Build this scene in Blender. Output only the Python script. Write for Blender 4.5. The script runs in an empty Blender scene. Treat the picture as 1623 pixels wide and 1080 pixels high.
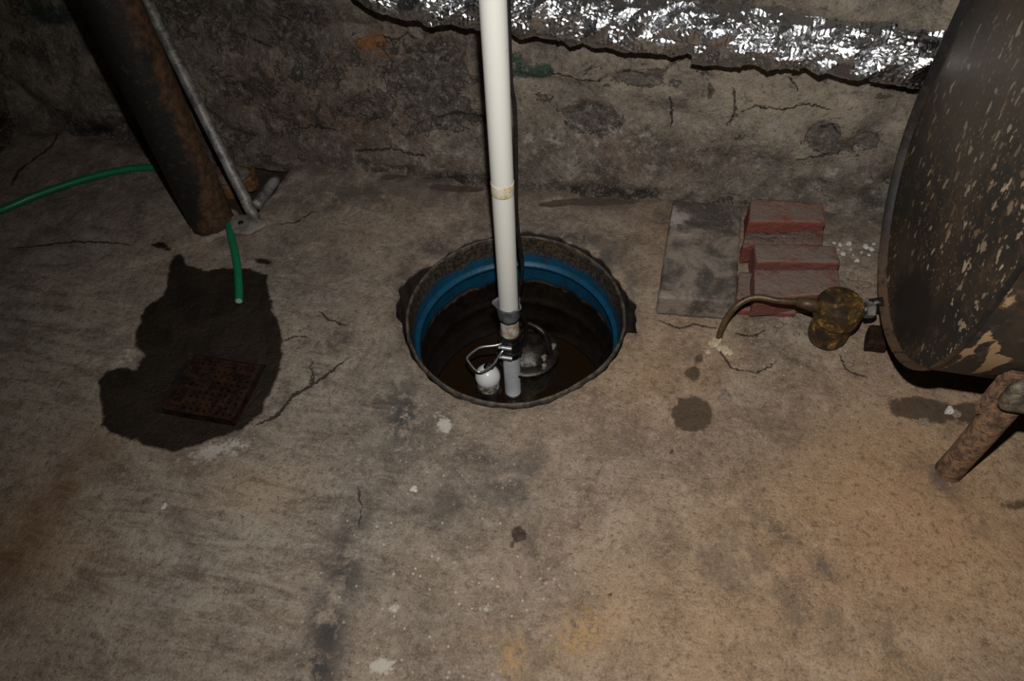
import bpy, bmesh, math, random
import numpy as np
from mathutils import Vector, Matrix

# ------------------------------------------------------------------ camera
F_PX, CX, CY = 1180.0, 811.5, 540.0
H = 1.30
_n = np.array([858.0 - CX, 1480.0 - CY, F_PX]); DOWN = _n / np.linalg.norm(_n)      # world down, camera frame (x right, y down, z forward)
_fw = np.array([0, 0, 1.0]) - DOWN * DOWN[2]; _fw /= np.linalg.norm(_fw)
_rt = np.cross(DOWN, _fw); _rt = _rt if _rt[0] > 0 else -_rt
_a = math.radians(-14.5)                                                            # the wall runs along world x
WX = math.cos(_a) * _rt + math.sin(_a) * _fw
WY = -math.sin(_a) * _rt + math.cos(_a) * _fw
WZ = -DOWN
sc = bpy.context.scene
col = sc.collection
cd = bpy.data.cameras.new('camera'); cam = bpy.data.objects.new('camera', cd); col.objects.link(cam)
cd.sensor_width = 36.0; cd.lens = 36.0 * F_PX / 1623.0; cd.clip_start = 0.02
R3 = Matrix(((WX[0], -WX[1], -WX[2]), (WY[0], -WY[1], -WY[2]), (WZ[0], -WZ[1], -WZ[2])))
cam.matrix_world = Matrix.Translation((0, 0, H)) @ R3.to_4x4()
sc.camera = cam

# ------------------------------------------------------------------ light
w = bpy.data.worlds.new('world'); sc.world = w; w.use_nodes = True
w.node_tree.nodes['Background'].inputs[0].default_value = (1.0, 0.93, 0.84, 1)
w.node_tree.nodes['Background'].inputs[1].default_value = 0.008
fl = bpy.data.lights.new('camera_flash', 'SPOT'); flo = bpy.data.objects.new('camera_flash', fl); col.objects.link(flo)
fl.energy = 84.0; fl.color = (1.0, 0.965, 0.92); fl.shadow_soft_size = 0.014
fl.spot_size = math.radians(150); fl.spot_blend = 1.0
flo.location = cam.matrix_world @ Vector((0.018, 0.17, 0.0))
_aim = Vector((0.36, 1.0, 0.05)) - flo.location
flo.rotation_euler = _aim.to_track_quat('-Z', 'Y').to_euler()
vs = sc.view_settings
vs.view_transform = 'Standard'; vs.look = 'None'; vs.gamma = 1.0; vs.use_curve_mapping = False; vs.exposure = 0.0

# ------------------------------------------------------------------ helpers
rnd = random.Random(7)
def ray(u, v):
    r = np.array([(u - CX) / F_PX, (v - CY) / F_PX, 1.0]); return np.array([r @ WX, r @ WY, r @ WZ])
O = np.array([0, 0, H])
def oz(u, v, z=0.0):
    r = ray(u, v); return O + r * ((z - H) / r[2])
def oy(u, v, y):
    r = ray(u, v); return O + r * (y / r[1])
def owall(u, v):
    t = 1.5 / ray(u, v)[1]
    for _ in range(12):
        p = O + ray(u, v) * t
        t *= wall_y(p[0], p[2]) / p[1]
    return O + ray(u, v) * t
def wall_y(x, z):
    s = 1 / (1 + np.exp(-(x + 0.02) / 0.05))
    return 1.485 + 0.05 * s + 0.30 * np.clip(z, 0, 0.45) - 0.06 * s * np.clip(z, 0, .45) / .45

def _hash(ix, iy, seed):
    n = (ix.astype(np.int64) * 374761393 + iy.astype(np.int64) * 668265263 + seed * 974634777) & 0xffffffff
    n = ((n ^ (n >> 13)) * 1274126177) & 0xffffffff
    return ((n ^ (n >> 16)) & 0xffff) / 65535.0
def vnoise(x, y, seed=0):
    ix = np.floor(x); iy = np.floor(y); fx = x - ix; fy = y - iy
    fx = fx * fx * (3 - 2 * fx); fy = fy * fy * (3 - 2 * fy)
    a = _hash(ix, iy, seed); b = _hash(ix + 1, iy, seed); c = _hash(ix, iy + 1, seed); d = _hash(ix + 1, iy + 1, seed)
    return (a * (1 - fx) + b * fx) * (1 - fy) + (c * (1 - fx) + d * fx) * fy
def fbm(x, y, scale, octv=4, seed=0, gain=0.5):
    s = 0; a = 1; t = 0; f = scale
    for o in range(octv):
        s = s + a * vnoise(x * f, y * f, seed + o * 17); t += a; a *= gain; f *= 2.03
    return s / t - 0.5
def sdf_poly(px, py, poly):
    """signed distance, positive inside"""
    d = np.full(px.shape, 1e9); ins = np.zeros(px.shape, bool); n = len(poly)
    for i in range(n):
        ax, ay = poly[i]; bx, by = poly[(i + 1) % n]
        ex, ey = bx - ax, by - ay
        t = np.clip(((px - ax) * ex + (py - ay) * ey) / (ex * ex + ey * ey + 1e-12), 0, 1)
        d = np.minimum(d, np.hypot(px - ax - t * ex, py - ay - t * ey))
        c = ((ay > py) != (by > py)) & (px < (bx - ax) * (py - ay) / (by - ay + 1e-12) + ax)
        ins ^= c
    return np.where(ins, d, -d)
def crack_fields(px, py, lines):
    """signed offset from the nearest crack and a mask that fades at its ends"""
    best = np.full(px.shape, 1e9); sg = np.zeros(px.shape); mk_ = np.zeros(px.shape)
    for ln, width in lines:
        L = sum(math.dist(ln[i], ln[i + 1]) for i in range(len(ln) - 1)); acc = 0
        for i in range(len(ln) - 1):
            ax, ay = ln[i]; bx, by = ln[i + 1]; ex, ey = bx - ax, by - ay; l = math.hypot(ex, ey)
            tt = ((px - ax) * ex + (py - ay) * ey) / (l * l); t = np.clip(tt, 0, 1)
            d = np.hypot(px - ax - t * ex, py - ay - t * ey)
            s = ((px - ax) * ey - (py - ay) * ex) / l
            al = (acc + t * l) / L
            m = np.clip(al / .15, 0, 1) * np.clip((1 - al) / .25, 0, 1) * np.clip(1.6 - d / .012, 0, 1) * width
            k = d < best
            best = np.where(k, d, best); sg = np.where(k, np.sign(s) * d, sg); mk_ = np.where(k, m, mk_)
            acc += l
    return sg, mk_

def link(o, parent=None):
    col.objects.link(o)
    if parent is not None: o.parent = parent
    return o
def new_mesh(name, V, Fc, m=None, parent=None, smooth=True, sharp=None):
    me = bpy.data.meshes.new(name)
    V = np.asarray(V, float)
    if parent is not None and parent.name in BASE:
        V = V - np.array(BASE[parent.name])
    me.from_pydata([tuple(v) for v in V], [], [tuple(int(i) for i in f) for f in Fc])
    if m: me.materials.append(m)
    bm = bmesh.new(); bm.from_mesh(me); bmesh.ops.recalc_face_normals(bm, faces=bm.faces); bm.to_mesh(me); bm.free()
    if smooth:
        me.polygons.foreach_set('use_smooth', [True] * len(me.polygons))
        if sharp: me.set_sharp_from_angle(angle=math.radians(sharp))
    o = bpy.data.objects.new(name, me)
    if parent is not None and parent.name in BASE: BASE[o.name] = BASE[parent.name]
    return link(o, parent)
BASE = {}
def tag(o, label=None, cat=None, group=None, kind=None):
    if label: o['label'] = label
    if cat: o['category'] = cat
    if group: o['group'] = group
    if kind: o['kind'] = kind
    return o
def thing(name, loc, label, cat, group=None):
    o = bpy.data.objects.new(name, None); o.empty_display_size = 0.05; col.objects.link(o); o.location = tuple(loc)
    BASE[o.name] = tuple(loc)
    return tag(o, label, cat, group)
def attr(o, name, arr):
    a = o.data.attributes.new(name, 'FLOAT', 'POINT'); a.data.foreach_set('value', np.asarray(arr, np.float32).ravel())
def join(*parts):
    V = []; Fc = []
    for v, f in parts:
        k = len(V); V += [tuple(p) for p in v]; Fc += [tuple(i + k for i in q) for q in f]
    return V, Fc
def spline(pts, n):
    """Catmull-Rom through the points"""
    P = [np.array(p, float) for p in pts]; P = [2 * P[0] - P[1]] + P + [2 * P[-1] - P[-2]]
    out = []
    for i in range(1, len(P) - 2):
        for k in range(n):
            t = k / n; a, b, c, d = P[i - 1], P[i], P[i + 1], P[i + 2]
            out.append(0.5 * ((2 * b) + (-a + c) * t + (2 * a - 5 * b + 4 * c - d) * t * t + (-a + 3 * b - 3 * c + d) * t ** 3))
    out.append(P[-2]); return out
def tube(path, rad, n=14, caps=True, wob=0.0, seed=0, hollow=None):
    P = [np.array(p, float) for p in path]; V = []; Fc = []; rr = random.Random(seed)
    T = [P[min(i + 1, len(P) - 1)] - P[max(i - 1, 0)] for i in range(len(P))]; T = [t / np.linalg.norm(t) for t in T]
    u = np.cross(T[0], (0.13, 0.2, 1.0) if abs(T[0][2]) < .9 else (0, 1, 0.1)); u /= np.linalg.norm(u)
    for i, (p, t) in enumerate(zip(P, T)):
        u = u - t * (u @ t); u /= np.linalg.norm(u); vv = np.cross(t, u)
        r = rad(i / (len(P) - 1)) if callable(rad) else rad
        for k in range(n):
            a = 2 * math.pi * k / n; q = r * (1 + wob * (rr.random() - .5))
            V.append(p + q * (math.cos(a) * u + math.sin(a) * vv))
    for i in range(len(P) - 1):
        for k in range(n):
            Fc.append((i * n + k, i * n + (k + 1) % n, (i + 1) * n + (k + 1) % n, (i + 1) * n + k))
    if hollow:                                                            # an open cut end: a rim and a bore
        e = (len(P) - 1) * n; k0 = len(V)
        for back in (0.0, 0.03):
            for k in range(n):
                V.append(P[-1] + (V[e + k] - P[-1]) * hollow - T[-1] * back)
        for k in range(n):
            k1 = (k + 1) % n
            Fc.append((e + k, e + k1, k0 + k1, k0 + k)); Fc.append((k0 + k, k0 + k1, k0 + n + k1, k0 + n + k))
        Fc.append(tuple(range(k0 + n, k0 + 2 * n))); Fc.append(tuple(range(n)))
    elif caps:
        Fc.append(tuple(range(n))); e = (len(P) - 1) * n; Fc.append(tuple(range(e, e + n)))
    return V, Fc
def lathe(prof, loc=(0, 0, 0), n=32, axis='z', close=False, warp=None, caps=True):
    """profile [(r, h)] turned about z (or x)"""
    V = []; Fc = []
    for r, h in prof:
        for k in range(n):
            a = 2 * math.pi * k / n; q = r * (warp(a, h) if warp else 1)
            if axis == 'z': V.append((loc[0] + q * math.cos(a), loc[1] + q * math.sin(a), loc[2] + h))
            else: V.append((loc[0] + h, loc[1] + q * math.cos(a), loc[2] + q * math.sin(a)))
    m = len(prof)
    for i in range(m if close else m - 1):
        j = (i + 1) % m
        for k in range(n): Fc.append((i * n + k, i * n + (k + 1) % n, j * n + (k + 1) % n, j * n + k))
    if not close and caps:
        if prof[0][0] > 1e-5: Fc.append(tuple(range(n)))
        if prof[-1][0] > 1e-5: Fc.append(tuple(range((m - 1) * n, m * n)))
    return V, Fc
def rough_block(corners, z0, z1, bev=0.004, amp=0.002, seed=1, cuts=5, tilt=None):
    """four plan corners, chipped block; returns V, F"""
    bm = bmesh.new(); bmesh.ops.create_cube(bm, size=1)
    c = [np.array(p[:2]) for p in corners]
    for v in bm.verts:
        s, t, q = v.co.x + .5, v.co.y + .5, v.co.z + .5
        p = (c[0] * (1 - s) + c[1] * s) * (1 - t) + (c[3] * (1 - s) + c[2] * s) * t
        v.co = (p[0], p[1], z0 + (z1 - z0) * q)
    bmesh.ops.bevel(bm, geom=list(bm.edges), offset=bev, segments=2, affect='EDGES', profile=.6)
    bmesh.ops.subdivide_edges(bm, edges=[e for e in bm.edges if e.calc_length() > bev * 3], cuts=cuts, use_grid_fill=True)
    V = np.array([v.co for v in bm.verts])
    for k in range(3):
        a, b = (k + 1) % 3, (k + 2) % 3
        V[:, k] += 2 * amp * fbm(V[:, a] + V[:, k] * .7, V[:, b] + V[:, k] * .3, 28, 3, seed + k) + amp * .8 * fbm(V[:, a], V[:, b], 110, 2, seed + 9 + k)
    if tilt is not None: V[:, 2] += tilt[0] * (V[:, 0] - c[0][0]) + tilt[1] * (V[:, 1] - c[0][1])
    bm.verts.index_update(); Fc = [tuple(v.index for v in f.verts) for f in bm.faces]; bm.free()
    return V, Fc

# ------------------------------------------------------------------ materials
class G:
    def __init__(s, name, rough=0.6, metal=0.0, spec=0.5):
        s.mat = bpy.data.materials.new(name); s.mat.use_nodes = True; s.nt = s.mat.node_tree
        s.b = s.nt.nodes['Principled BSDF']
        s.b.inputs['Roughness'].default_value = rough; s.b.inputs['Metallic'].default_value = metal
        s.b.inputs['Specular IOR Level'].default_value = spec
        s.tc = s.nt.nodes.new('ShaderNodeTexCoord'); s.co = s.tc.outputs['Object']
    def put(s, sock, v):
        if isinstance(v, (int, float)): sock.default_value = v if sock.type == 'VALUE' else (v, v, v, 1)
        elif isinstance(v, (tuple, list)): sock.default_value = tuple(v) + ((1,) if len(v) == 3 and sock.type == 'RGBA' else ())
        else: s.nt.links.new(v, sock)
    def mapv(s, scale=(1, 1, 1), rot=(0, 0, 0), loc=(0, 0, 0), vec=None):
        n = s.nt.nodes.new('ShaderNodeMapping'); s.put(n.inputs[0], vec or s.co)
        n.inputs['Scale'].default_value = scale; n.inputs['Rotation'].default_value = rot; n.inputs['Location'].default_value = loc
        return n.outputs[0]
    def noise(s, scale, detail=5, rough=.55, dist=0.0, vec=None):
        n = s.nt.nodes.new('ShaderNodeTexNoise'); s.put(n.inputs['Vector'], vec or s.co)
        n.inputs['Scale'].default_value = scale; n.inputs['Detail'].default_value = detail
        n.inputs['Roughness'].default_value = rough; n.inputs['Distortion'].default_value = dist
        return n.outputs[0]
    def vor(s, scale, feature='F1', vec=None, rnd=1.0, out='Distance'):
        n = s.nt.nodes.new('ShaderNodeTexVoronoi'); n.feature = feature; s.put(n.inputs['Vector'], vec or s.co)
        n.inputs['Scale'].default_value = scale; n.inputs['Randomness'].default_value = rnd
        return n.outputs[out]
    def m(s, op, a, b=0.0, clamp=False):
        n = s.nt.nodes.new('ShaderNodeMath'); n.operation = op; n.use_clamp = clamp; s.put(n.inputs[0], a); s.put(n.inputs[1], b)
        return n.outputs[0]
    def step(s, x, lo, hi):
        n = s.nt.nodes.new('ShaderNodeMapRange'); n.interpolation_type = 'SMOOTHSTEP'; s.put(n.inputs[0], x)
        n.inputs[1].default_value = lo; n.inputs[2].default_value = hi; return n.outputs[0]
    def ramp(s, x, stops):
        n = s.nt.nodes.new('ShaderNodeValToRGB'); e = n.color_ramp.elements; s.put(n.inputs[0], x)
        while len(e) < len(stops): e.new(.5)
        for k, (p, c) in zip(e, stops): k.position = p; k.color = tuple(c) + (1,)
        return n.outputs[0]
    def mix(s, fac, a, b, mode='MIX'):
        n = s.nt.nodes.new('ShaderNodeMix'); n.data_type = 'RGBA'; n.blend_type = mode
        s.put(n.inputs[0], fac); s.put(n.inputs[6], a); s.put(n.inputs[7], b); return n.outputs[2]
    def attr(s, name):
        n = s.nt.nodes.new('ShaderNodeAttribute'); n.attribute_name = name; return n.outputs['Fac']
    def sep(s, vec=None):
        n = s.nt.nodes.new('ShaderNodeSeparateXYZ'); s.put(n.inputs[0], vec or s.co); return n.outputs
    def objrand(s):
        return s.nt.nodes.new('ShaderNodeObjectInfo').outputs['Random']
    def bump(s, h, strength=.5, dist=.01):
        n = s.nt.nodes.new('ShaderNodeBump'); n.inputs['Strength'].default_value = strength; n.inputs['Distance'].default_value = dist
        s.put(n.inputs['Height'], h); s.nt.links.new(n.outputs[0], s.b.inputs['Normal'])
    def done(s, colr=None, rough=None):
        if colr is not None: s.put(s.b.inputs['Base Color'], colr)
        if rough is not None: s.put(s.b.inputs['Roughness'], rough)
        return s.mat

def mat_floor():
    g = G('worn_concrete', .8, 0, .3)
    n1 = g.noise(2.6, 9, .62, .3); n2 = g.noise(13, 8, .68, .6); n3 = g.noise(75, 5, .7); n4 = g.noise(260, 2, .6)
    sv = g.mapv((3.2, 17, 4), (0, 0, math.radians(-38))); st = g.noise(2.2, 7, .65, .8, sv)
    c = g.ramp(n2, [(.33, (.082, .064, .052)), (.45, (.162, .128, .101)), (.54, (.225, .182, .145)), (.66, (.33, .275, .222))])
    c = g.mix(g.m('MULTIPLY', g.step(n1, .4, .66), .55), c, (.30, .222, .155))
    c = g.mix(g.m('MULTIPLY', g.attr('warm'), g.m('ADD', .25, g.m('MULTIPLY', n1, 1.0))), c, (.385, .255, .15))
    c = g.mix(g.m('MULTIPLY', g.attr('cool'), g.step(st, .38, .66)), c, (.35, .31, .255))
    c = g.mix(g.m('MULTIPLY', g.attr('cool'), g.m('MULTIPLY', g.step(st, .5, .32), .7)), c, (.13, .1, .075))
    c = g.mix(g.m('MULTIPLY', g.step(n3, .52, .68), .42), c, (.40, .345, .285))
    c = g.mix(g.m('MULTIPLY', g.step(n3, .48, .33), .6), c, (.07, .055, .044))
    c = g.mix(g.m('MULTIPLY', g.step(n4, .54, .68), .3), c, (.45, .40, .34))
    c = g.mix(g.m('MULTIPLY', g.step(n4, .46, .34), .35), c, (.06, .048, .04))
    c = g.mix(g.m('MULTIPLY', g.step(g.noise(5.5, 8, .7, .8), .53, .64), .42), c, (.088, .07, .058))
    c = g.mix(g.m('MULTIPLY', g.attr('warm'), .85), c, (1.08, .90, .70), 'MULTIPLY')
    # stains of their own shape, plus gap shade painted along the wall foot
    gr = g.m('MULTIPLY', g.attr('grime'), g.step(g.noise(28, 8, .75, .5), .38, .54))
    c = g.mix(gr, c, (.052, .048, .046))
    ag = g.vor(85); agm = g.vor(85, out='Color')
    agg = g.m('MULTIPLY', g.step(ag, .26, .14), g.step(g.sep(agm)[0], .78, .86))
    c = g.mix(g.m('MULTIPLY', agg, g.m('ADD', .18, g.attr('grit'), True)), c, (.47, .42, .35))
    c = g.mix(g.m('MULTIPLY', g.step(g.m('ADD', g.attr('pale'), g.m('MULTIPLY', g.m('SUBTRACT', g.noise(70, 6, .75), .5), 2.0)), .42, .72), .85), c, (.50, .46, .40))
    c = g.mix(g.m('MULTIPLY', g.attr('ochre'), g.step(g.noise(70, 7, .8), .42, .55)), c, (.40, .25, .11))
    c = g.mix(g.m('MULTIPLY', g.attr('rust'), g.m('ADD', .45, g.m('MULTIPLY', g.step(st, .4, .6), .55))), c, (.125, .062, .026))
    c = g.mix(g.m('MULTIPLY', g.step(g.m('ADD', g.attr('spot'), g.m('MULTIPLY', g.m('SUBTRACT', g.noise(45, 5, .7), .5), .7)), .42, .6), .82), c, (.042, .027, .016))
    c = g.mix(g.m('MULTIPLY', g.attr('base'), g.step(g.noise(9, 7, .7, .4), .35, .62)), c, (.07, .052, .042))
    wob = g.m('MULTIPLY', g.m('SUBTRACT', g.noise(30, 6, .65), .5), .03)
    wet = g.step(g.m('ADD', g.attr('wet'), wob), -.004, .005)
    c = g.mix(g.m('MULTIPLY', wet, .97), c, g.ramp(n2, [(.35, (.0065, .0042, .0028)), (.65, (.019, .012, .0075))]))
    hv = g.m('ADD', g.attr('crack_s'), g.m('MULTIPLY', g.m('SUBTRACT', g.noise(45, 6, .75), .5), .030))
    wd = g.m('MULTIPLY', g.attr('crack_m'), g.m('MULTIPLY', g.noise(22, 4, .7), .0058))
    cr = g.step(g.m('SUBTRACT', wd, g.m('ABSOLUTE', hv)), -.0012, .0008)
    cr = g.m('MULTIPLY', cr, g.step(g.attr('crack_m'), .02, .25))
    c = g.mix(g.m('MULTIPLY', cr, .85), c, (.02, .015, .011))
    c = g.mix(g.step(g.attr('pit'), .15, .6), c, g.mix(n2, (.010, .0075, .006), (.05, .036, .028)))  # shade of the hole and basin gap put into the colour, by depth
    h = g.m('ADD', g.m('MULTIPLY', n3, .35), g.m('ADD', g.m('MULTIPLY', n2, .6), g.m('MULTIPLY', n4, .16)))
    h = g.m('SUBTRACT', h, g.m('MULTIPLY', cr, .7))
    g.bump(h, .75, .013)
    return g.done(c, g.m('SUBTRACT', .85, g.m('MULTIPLY', wet, .35)))

def mat_wall():
    g = G('damp_parged_stone', .85, 0, .25)
    n1 = g.noise(3.0, 9, .65, .5); n2 = g.noise(11, 9, .7, .8); n3 = g.noise(60, 6, .72); n4 = g.noise(210, 3, .6)
    c = g.ramp(n2, [(.33, (.05, .042, .037)), (.44, (.112, .092, .076)), (.54, (.175, .145, .118)), (.67, (.29, .245, .195))])
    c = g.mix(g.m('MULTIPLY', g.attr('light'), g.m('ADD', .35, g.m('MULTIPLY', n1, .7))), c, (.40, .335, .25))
    c = g.mix(g.m('MULTIPLY', g.attr('brown'), g.step(n1, .36, .58)), c, (.115, .07, .052))
    c = g.mix(g.m('MULTIPLY', g.step(g.noise(6, 8, .7, 1.0), .52, .62), .55), c, (.105, .098, .092))
    # where the parging has come off
    fv = g.m('ADD', g.attr('flake'), g.m('ADD', g.m('MULTIPLY', g.m('SUBTRACT', n3, .5), .4), g.m('MULTIPLY', g.m('SUBTRACT', g.noise(17, 7, .7, .6), .5), 1.1)))
    fl = g.step(fv, .46, .56)
    c = g.mix(g.m('MULTIPLY', fl, .8), c, g.ramp(n3, [(.3, (.045, .038, .036)), (.7, (.115, .098, .088))]))
    lip = g.m('MULTIPLY', g.step(g.m('ABSOLUTE', g.m('SUBTRACT', fv, .435)), .025, .0), g.m('MULTIPLY', g.step(n2, .48, .6), .45))
    c = g.mix(lip, c, (.34, .29, .23))
    c = g.mix(g.m('MULTIPLY', g.step(g.m('ADD', g.attr('green'), g.m('MULTIPLY', g.m('SUBTRACT', g.noise(26, 7, .75), .5), 1.4)), .40, .62), .88), c, (.011, .05, .031))
    c = g.mix(g.m('MULTIPLY', g.step(g.m('ADD', g.attr('orange'), g.m('MULTIPLY', g.m('SUBTRACT', g.noise(20, 7, .75), .5), 1.4)), .34, .72), .85), c, (.23, .092, .027))
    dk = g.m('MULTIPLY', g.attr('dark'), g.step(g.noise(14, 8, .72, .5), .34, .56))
    c = g.mix(dk, c, (.022, .017, .014))  # dark marks, among them the shade of wall-foot voids laid on as colour
    c = g.mix(g.m('MULTIPLY', g.step(n3, .53, .68), .42), c, (.40, .36, .30))
    c = g.mix(g.m('MULTIPLY', g.step(n3, .47, .33), .65), c, (.04, .033, .028))
    c = g.mix(g.m('MULTIPLY', g.step(n4, .54, .68), .25), c, (.45, .41, .36))
    c = g.mix(g.m('MULTIPLY', g.step(n4, .46, .34), .3), c, (.04, .034, .03))
    sal = g.m('MULTIPLY', g.step(g.noise(24, 9, .8), .53, .63), g.attr('salt'))
    c = g.mix(g.m('MULTIPLY', sal, .75), c, (.46, .44, .42))
    hv = g.m('ADD', g.attr('crack_s'), g.m('MULTIPLY', g.m('SUBTRACT', g.noise(40, 6, .75), .5), .034))
    crk = g.step(g.m('SUBTRACT', g.m('MULTIPLY', g.attr('crack_m'), g.m('MULTIPLY', g.noise(18, 4, .7), .0040)), g.m('ABSOLUTE', hv)), -.0012, .0008)
    crk = g.m('MULTIPLY', crk, g.step(g.attr('crack_m'), .02, .2))
    c = g.mix(g.m('MULTIPLY', crk, .8), c, (.03, .024, .02))
    h = g.m('ADD', g.m('MULTIPLY', n2, .9), g.m('ADD', g.m('MULTIPLY', n3, .35), g.m('MULTIPLY', n4, .12)))
    h = g.m('SUBTRACT', h, g.m('ADD', g.m('MULTIPLY', crk, .5), g.m('MULTIPLY', fl, .35)))
    g.bump(h, .95, .018)
    return g.done(c)

def mat_foil():
    g = G('crinkled_foil', .2, 1.0)
    a = g.noise(60, 6, .7, 1.2); b = g.vor(70, 'F1', g.mapv((1, 1, 1.6)))
    g.bump(g.m('ADD', a, g.m('MULTIPLY', b, .8)), .22, .006)
    dirt = g.step(g.noise(14, 6, .6), .6, .74)
    c = g.mix(g.m('MULTIPLY', dirt, .45), (.74, .76, .79), (.40, .34, .27))
    return g.done(c, g.m('ADD', .25, g.m('MULTIPLY', dirt, .2)))

def mat_pvc(stain):
    g = G('white_pvc', .38, 0, .45)
    sp = g.step(g.noise(38, 6, .7), .62, .74)
    c = g.mix(g.m('MULTIPLY', sp, .25), (.74, .74, .69), (.45, .38, .27))
    if stain:
        z = g.sep()[2]
        lo = g.m('MULTIPLY', g.step(z, stain + .03, stain - .01), g.step(g.noise(55, 6, .7), .38, .6))
        c = g.mix(g.m('MULTIPLY', lo, .85), c, (.36, .235, .12))
    return g.done(c)

def simple(name, a, b, scale=20, rough=.6, metal=0.0, bump=.3, det=6, lo=.38, hi=.62, bd=.004, spec=.5, rgh2=None):
    g = G(name, rough, metal, spec); n = g.noise(scale, det, .68, .4); f = g.noise(scale * 5, 4, .65)
    c = g.mix(g.step(n, lo, hi), a, b)
    c = g.mix(g.m('MULTIPLY', g.step(f, .5, .75), .3), c, tuple(min(1, k * 1.6) for k in b))
    if bump: g.bump(g.m('ADD', n, g.m('MULTIPLY', f, .5)), bump, bd)
    if rgh2 is not None: return g.done(c, g.m('ADD', rough, g.m('MULTIPLY', n, rgh2 - rough)))
    return g.done(c)

def mat_tank(name, cap):
    g = G(name, .42, 0, .5)
    n1 = g.noise(5, 8, .65, .4); n2 = g.noise(40, 6, .7)
    c = g.mix(g.step(n1, .38, .64), (.016, .0145, .013), (.05, .035, .022))
    c = g.mix(g.m('MULTIPLY', g.step(n2, .52, .66), .6), c, (.10, .06, .03))
    # paint flecks that ran downwards, or along the shell
    wv = g.nt.nodes.new('ShaderNodeTexNoise'); wv.inputs['Scale'].default_value = 42; wv.inputs['Detail'].default_value = 4; g.nt.links.new(g.co, wv.inputs['Vector'])
    ws = g.nt.nodes.new('ShaderNodeVectorMath'); ws.operation = 'SCALE'; ws.inputs['Scale'].default_value = .030; g.nt.links.new(wv.outputs['Color'], ws.inputs[0])
    wa = g.nt.nodes.new('ShaderNodeVectorMath'); g.nt.links.new(g.co, wa.inputs[0]); g.nt.links.new(ws.outputs[0], wa.inputs[1])
    sv = g.mapv((84, 84, 38) if cap else (13, 52, 52), vec=wa.outputs[0]); vd = g.vor(1.0, 'F1', sv); vc = g.vor(1.0, 'F1', sv, out='Color')
    pick = g.step(g.m('ADD', g.sep(vc)[0], g.m('ADD', g.m('MULTIPLY', g.m('SUBTRACT', n1, .5), 1.1), g.m('MULTIPLY', g.attr('fleck'), .34))), .86 if cap else .84, .90 if cap else .88)
    fk = g.m('MULTIPLY', g.step(g.m('SUBTRACT', g.m('ADD', vd, g.m('MULTIPLY', g.m('SUBTRACT', g.noise(130, 4, .7), .5), .7)), g.m('MULTIPLY', g.sep(vc)[2], .34)), .24, .12), pick)
    c = g.mix(fk, c, g.mix(g.sep(vc)[1], (.15, .095, .052), (.46, .36, .25)))
    if cap:
        sv2 = g.mapv((170, 170, 90)); v2 = g.vor(1.0, 'F1', sv2); c2 = g.vor(1.0, 'F1', sv2, out='Color')
        f2 = g.m('MULTIPLY', g.step(v2, .30, .18), g.step(g.m('ADD', g.sep(c2)[0], g.m('MULTIPLY', g.m('SUBTRACT', n1, .5), .6)), .66, .74))
        c = g.mix(g.m('MULTIPLY', f2, .8), c, (.26, .19, .12))
        c = g.mix(g.m('MULTIPLY', g.step(g.attr('cap_dark'), .3, .7), .93), c, (.012, .010, .009))  # darker patch low on the far side of the cap
        c = g.mix(g.m('MULTIPLY', g.attr('dust'), g.m('ADD', .15, g.m('MULTIPLY', n1, .5))), c, (.115, .1, .082))
    else:
        pl = g.step(g.m('ADD', g.attr('peel'), g.m('MULTIPLY', g.m('SUBTRACT', g.noise(60, 5, .7), .5), .012)), -.001, .001)
        c = g.mix(pl, c, (.33, .215, .115)); fk = g.m('MAXIMUM', fk, pl)
    g.bump(g.m('ADD', g.m('MULTIPLY', n2, .4), g.m('MULTIPLY', fk, .35)), .4, .004)
    return g.done(c, g.m('ADD', .38, g.m('MULTIPLY', n2, .3)))

M = {}
M['floor'] = mat_floor(); M['wall'] = mat_wall(); M['foil'] = mat_foil()
M['pvc'] = mat_pvc(-.02); M['pvc_low'] = simple('grey_white_pvc', (.52, .54, .57), (.62, .63, .65), 30, .35, 0, 0)
M['glue'] = simple('yellowed_glue', (.55, .40, .17), (.70, .68, .58), 60, .3, 0, 0)
M['tape'] = simple('grey_duct_tape', (.085, .088, .092), (.15, .155, .16), 40, .35, 0, .3)
M['rubber'] = simple('black_rubber', (.005, .005, .005), (.013, .012, .011), 60, .45, 0, .3)
M['steel'] = simple('bright_steel', (.62, .62, .60), (.80, .80, .78), 50, .36, .85, .1)
M['clamp'] = simple('dark_clamp_steel', (.03, .03, .03), (.16, .155, .15), 60, .25, .9, .2)  # unlit look of the clamp bands put into a darker steel colour
M['cast'] = simple('wet_cast_iron', (.006, .006, .006), (.028, .02, .014), 40, .3, .0, .5)
M['sludge_tan'] = simple('tan_sludge', (.13, .10, .075), (.3, .25, .2), 70, .6, 0, .4)
M['float'] = None
g = G('white_float', .3); z = g.sep()[2]
_n = g.noise(60, 6, .72)
g.done(g.mix(g.m('MULTIPLY', g.step(g.m('ADD', z, g.m('MULTIPLY', g.m('SUBTRACT', g.noise(40, 4, .6), .5), .02)), .000, -.012), g.step(_n, .36, .54)), (.72, .73, .72), (.16, .12, .075)))
M['float'] = g.mat
g = G('blue_polyethylene', .42, 0, .5); z = g.sep()[2]
nz = g.noise(26, 8, .72, .5); nf = g.noise(120, 5, .7)
c = g.mix(g.step(nz, .42, .68), (.0032, .062, .128), (.005, .04, .072))
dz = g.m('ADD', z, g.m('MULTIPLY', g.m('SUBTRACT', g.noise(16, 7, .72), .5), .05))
c = g.mix(g.m('MULTIPLY', g.step(dz, -.066, -.038), .95), c, g.mix(g.step(nf, .4, .65), (.02, .015, .010), (.10, .07, .038)))      # mud splashed at the mouth
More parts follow.
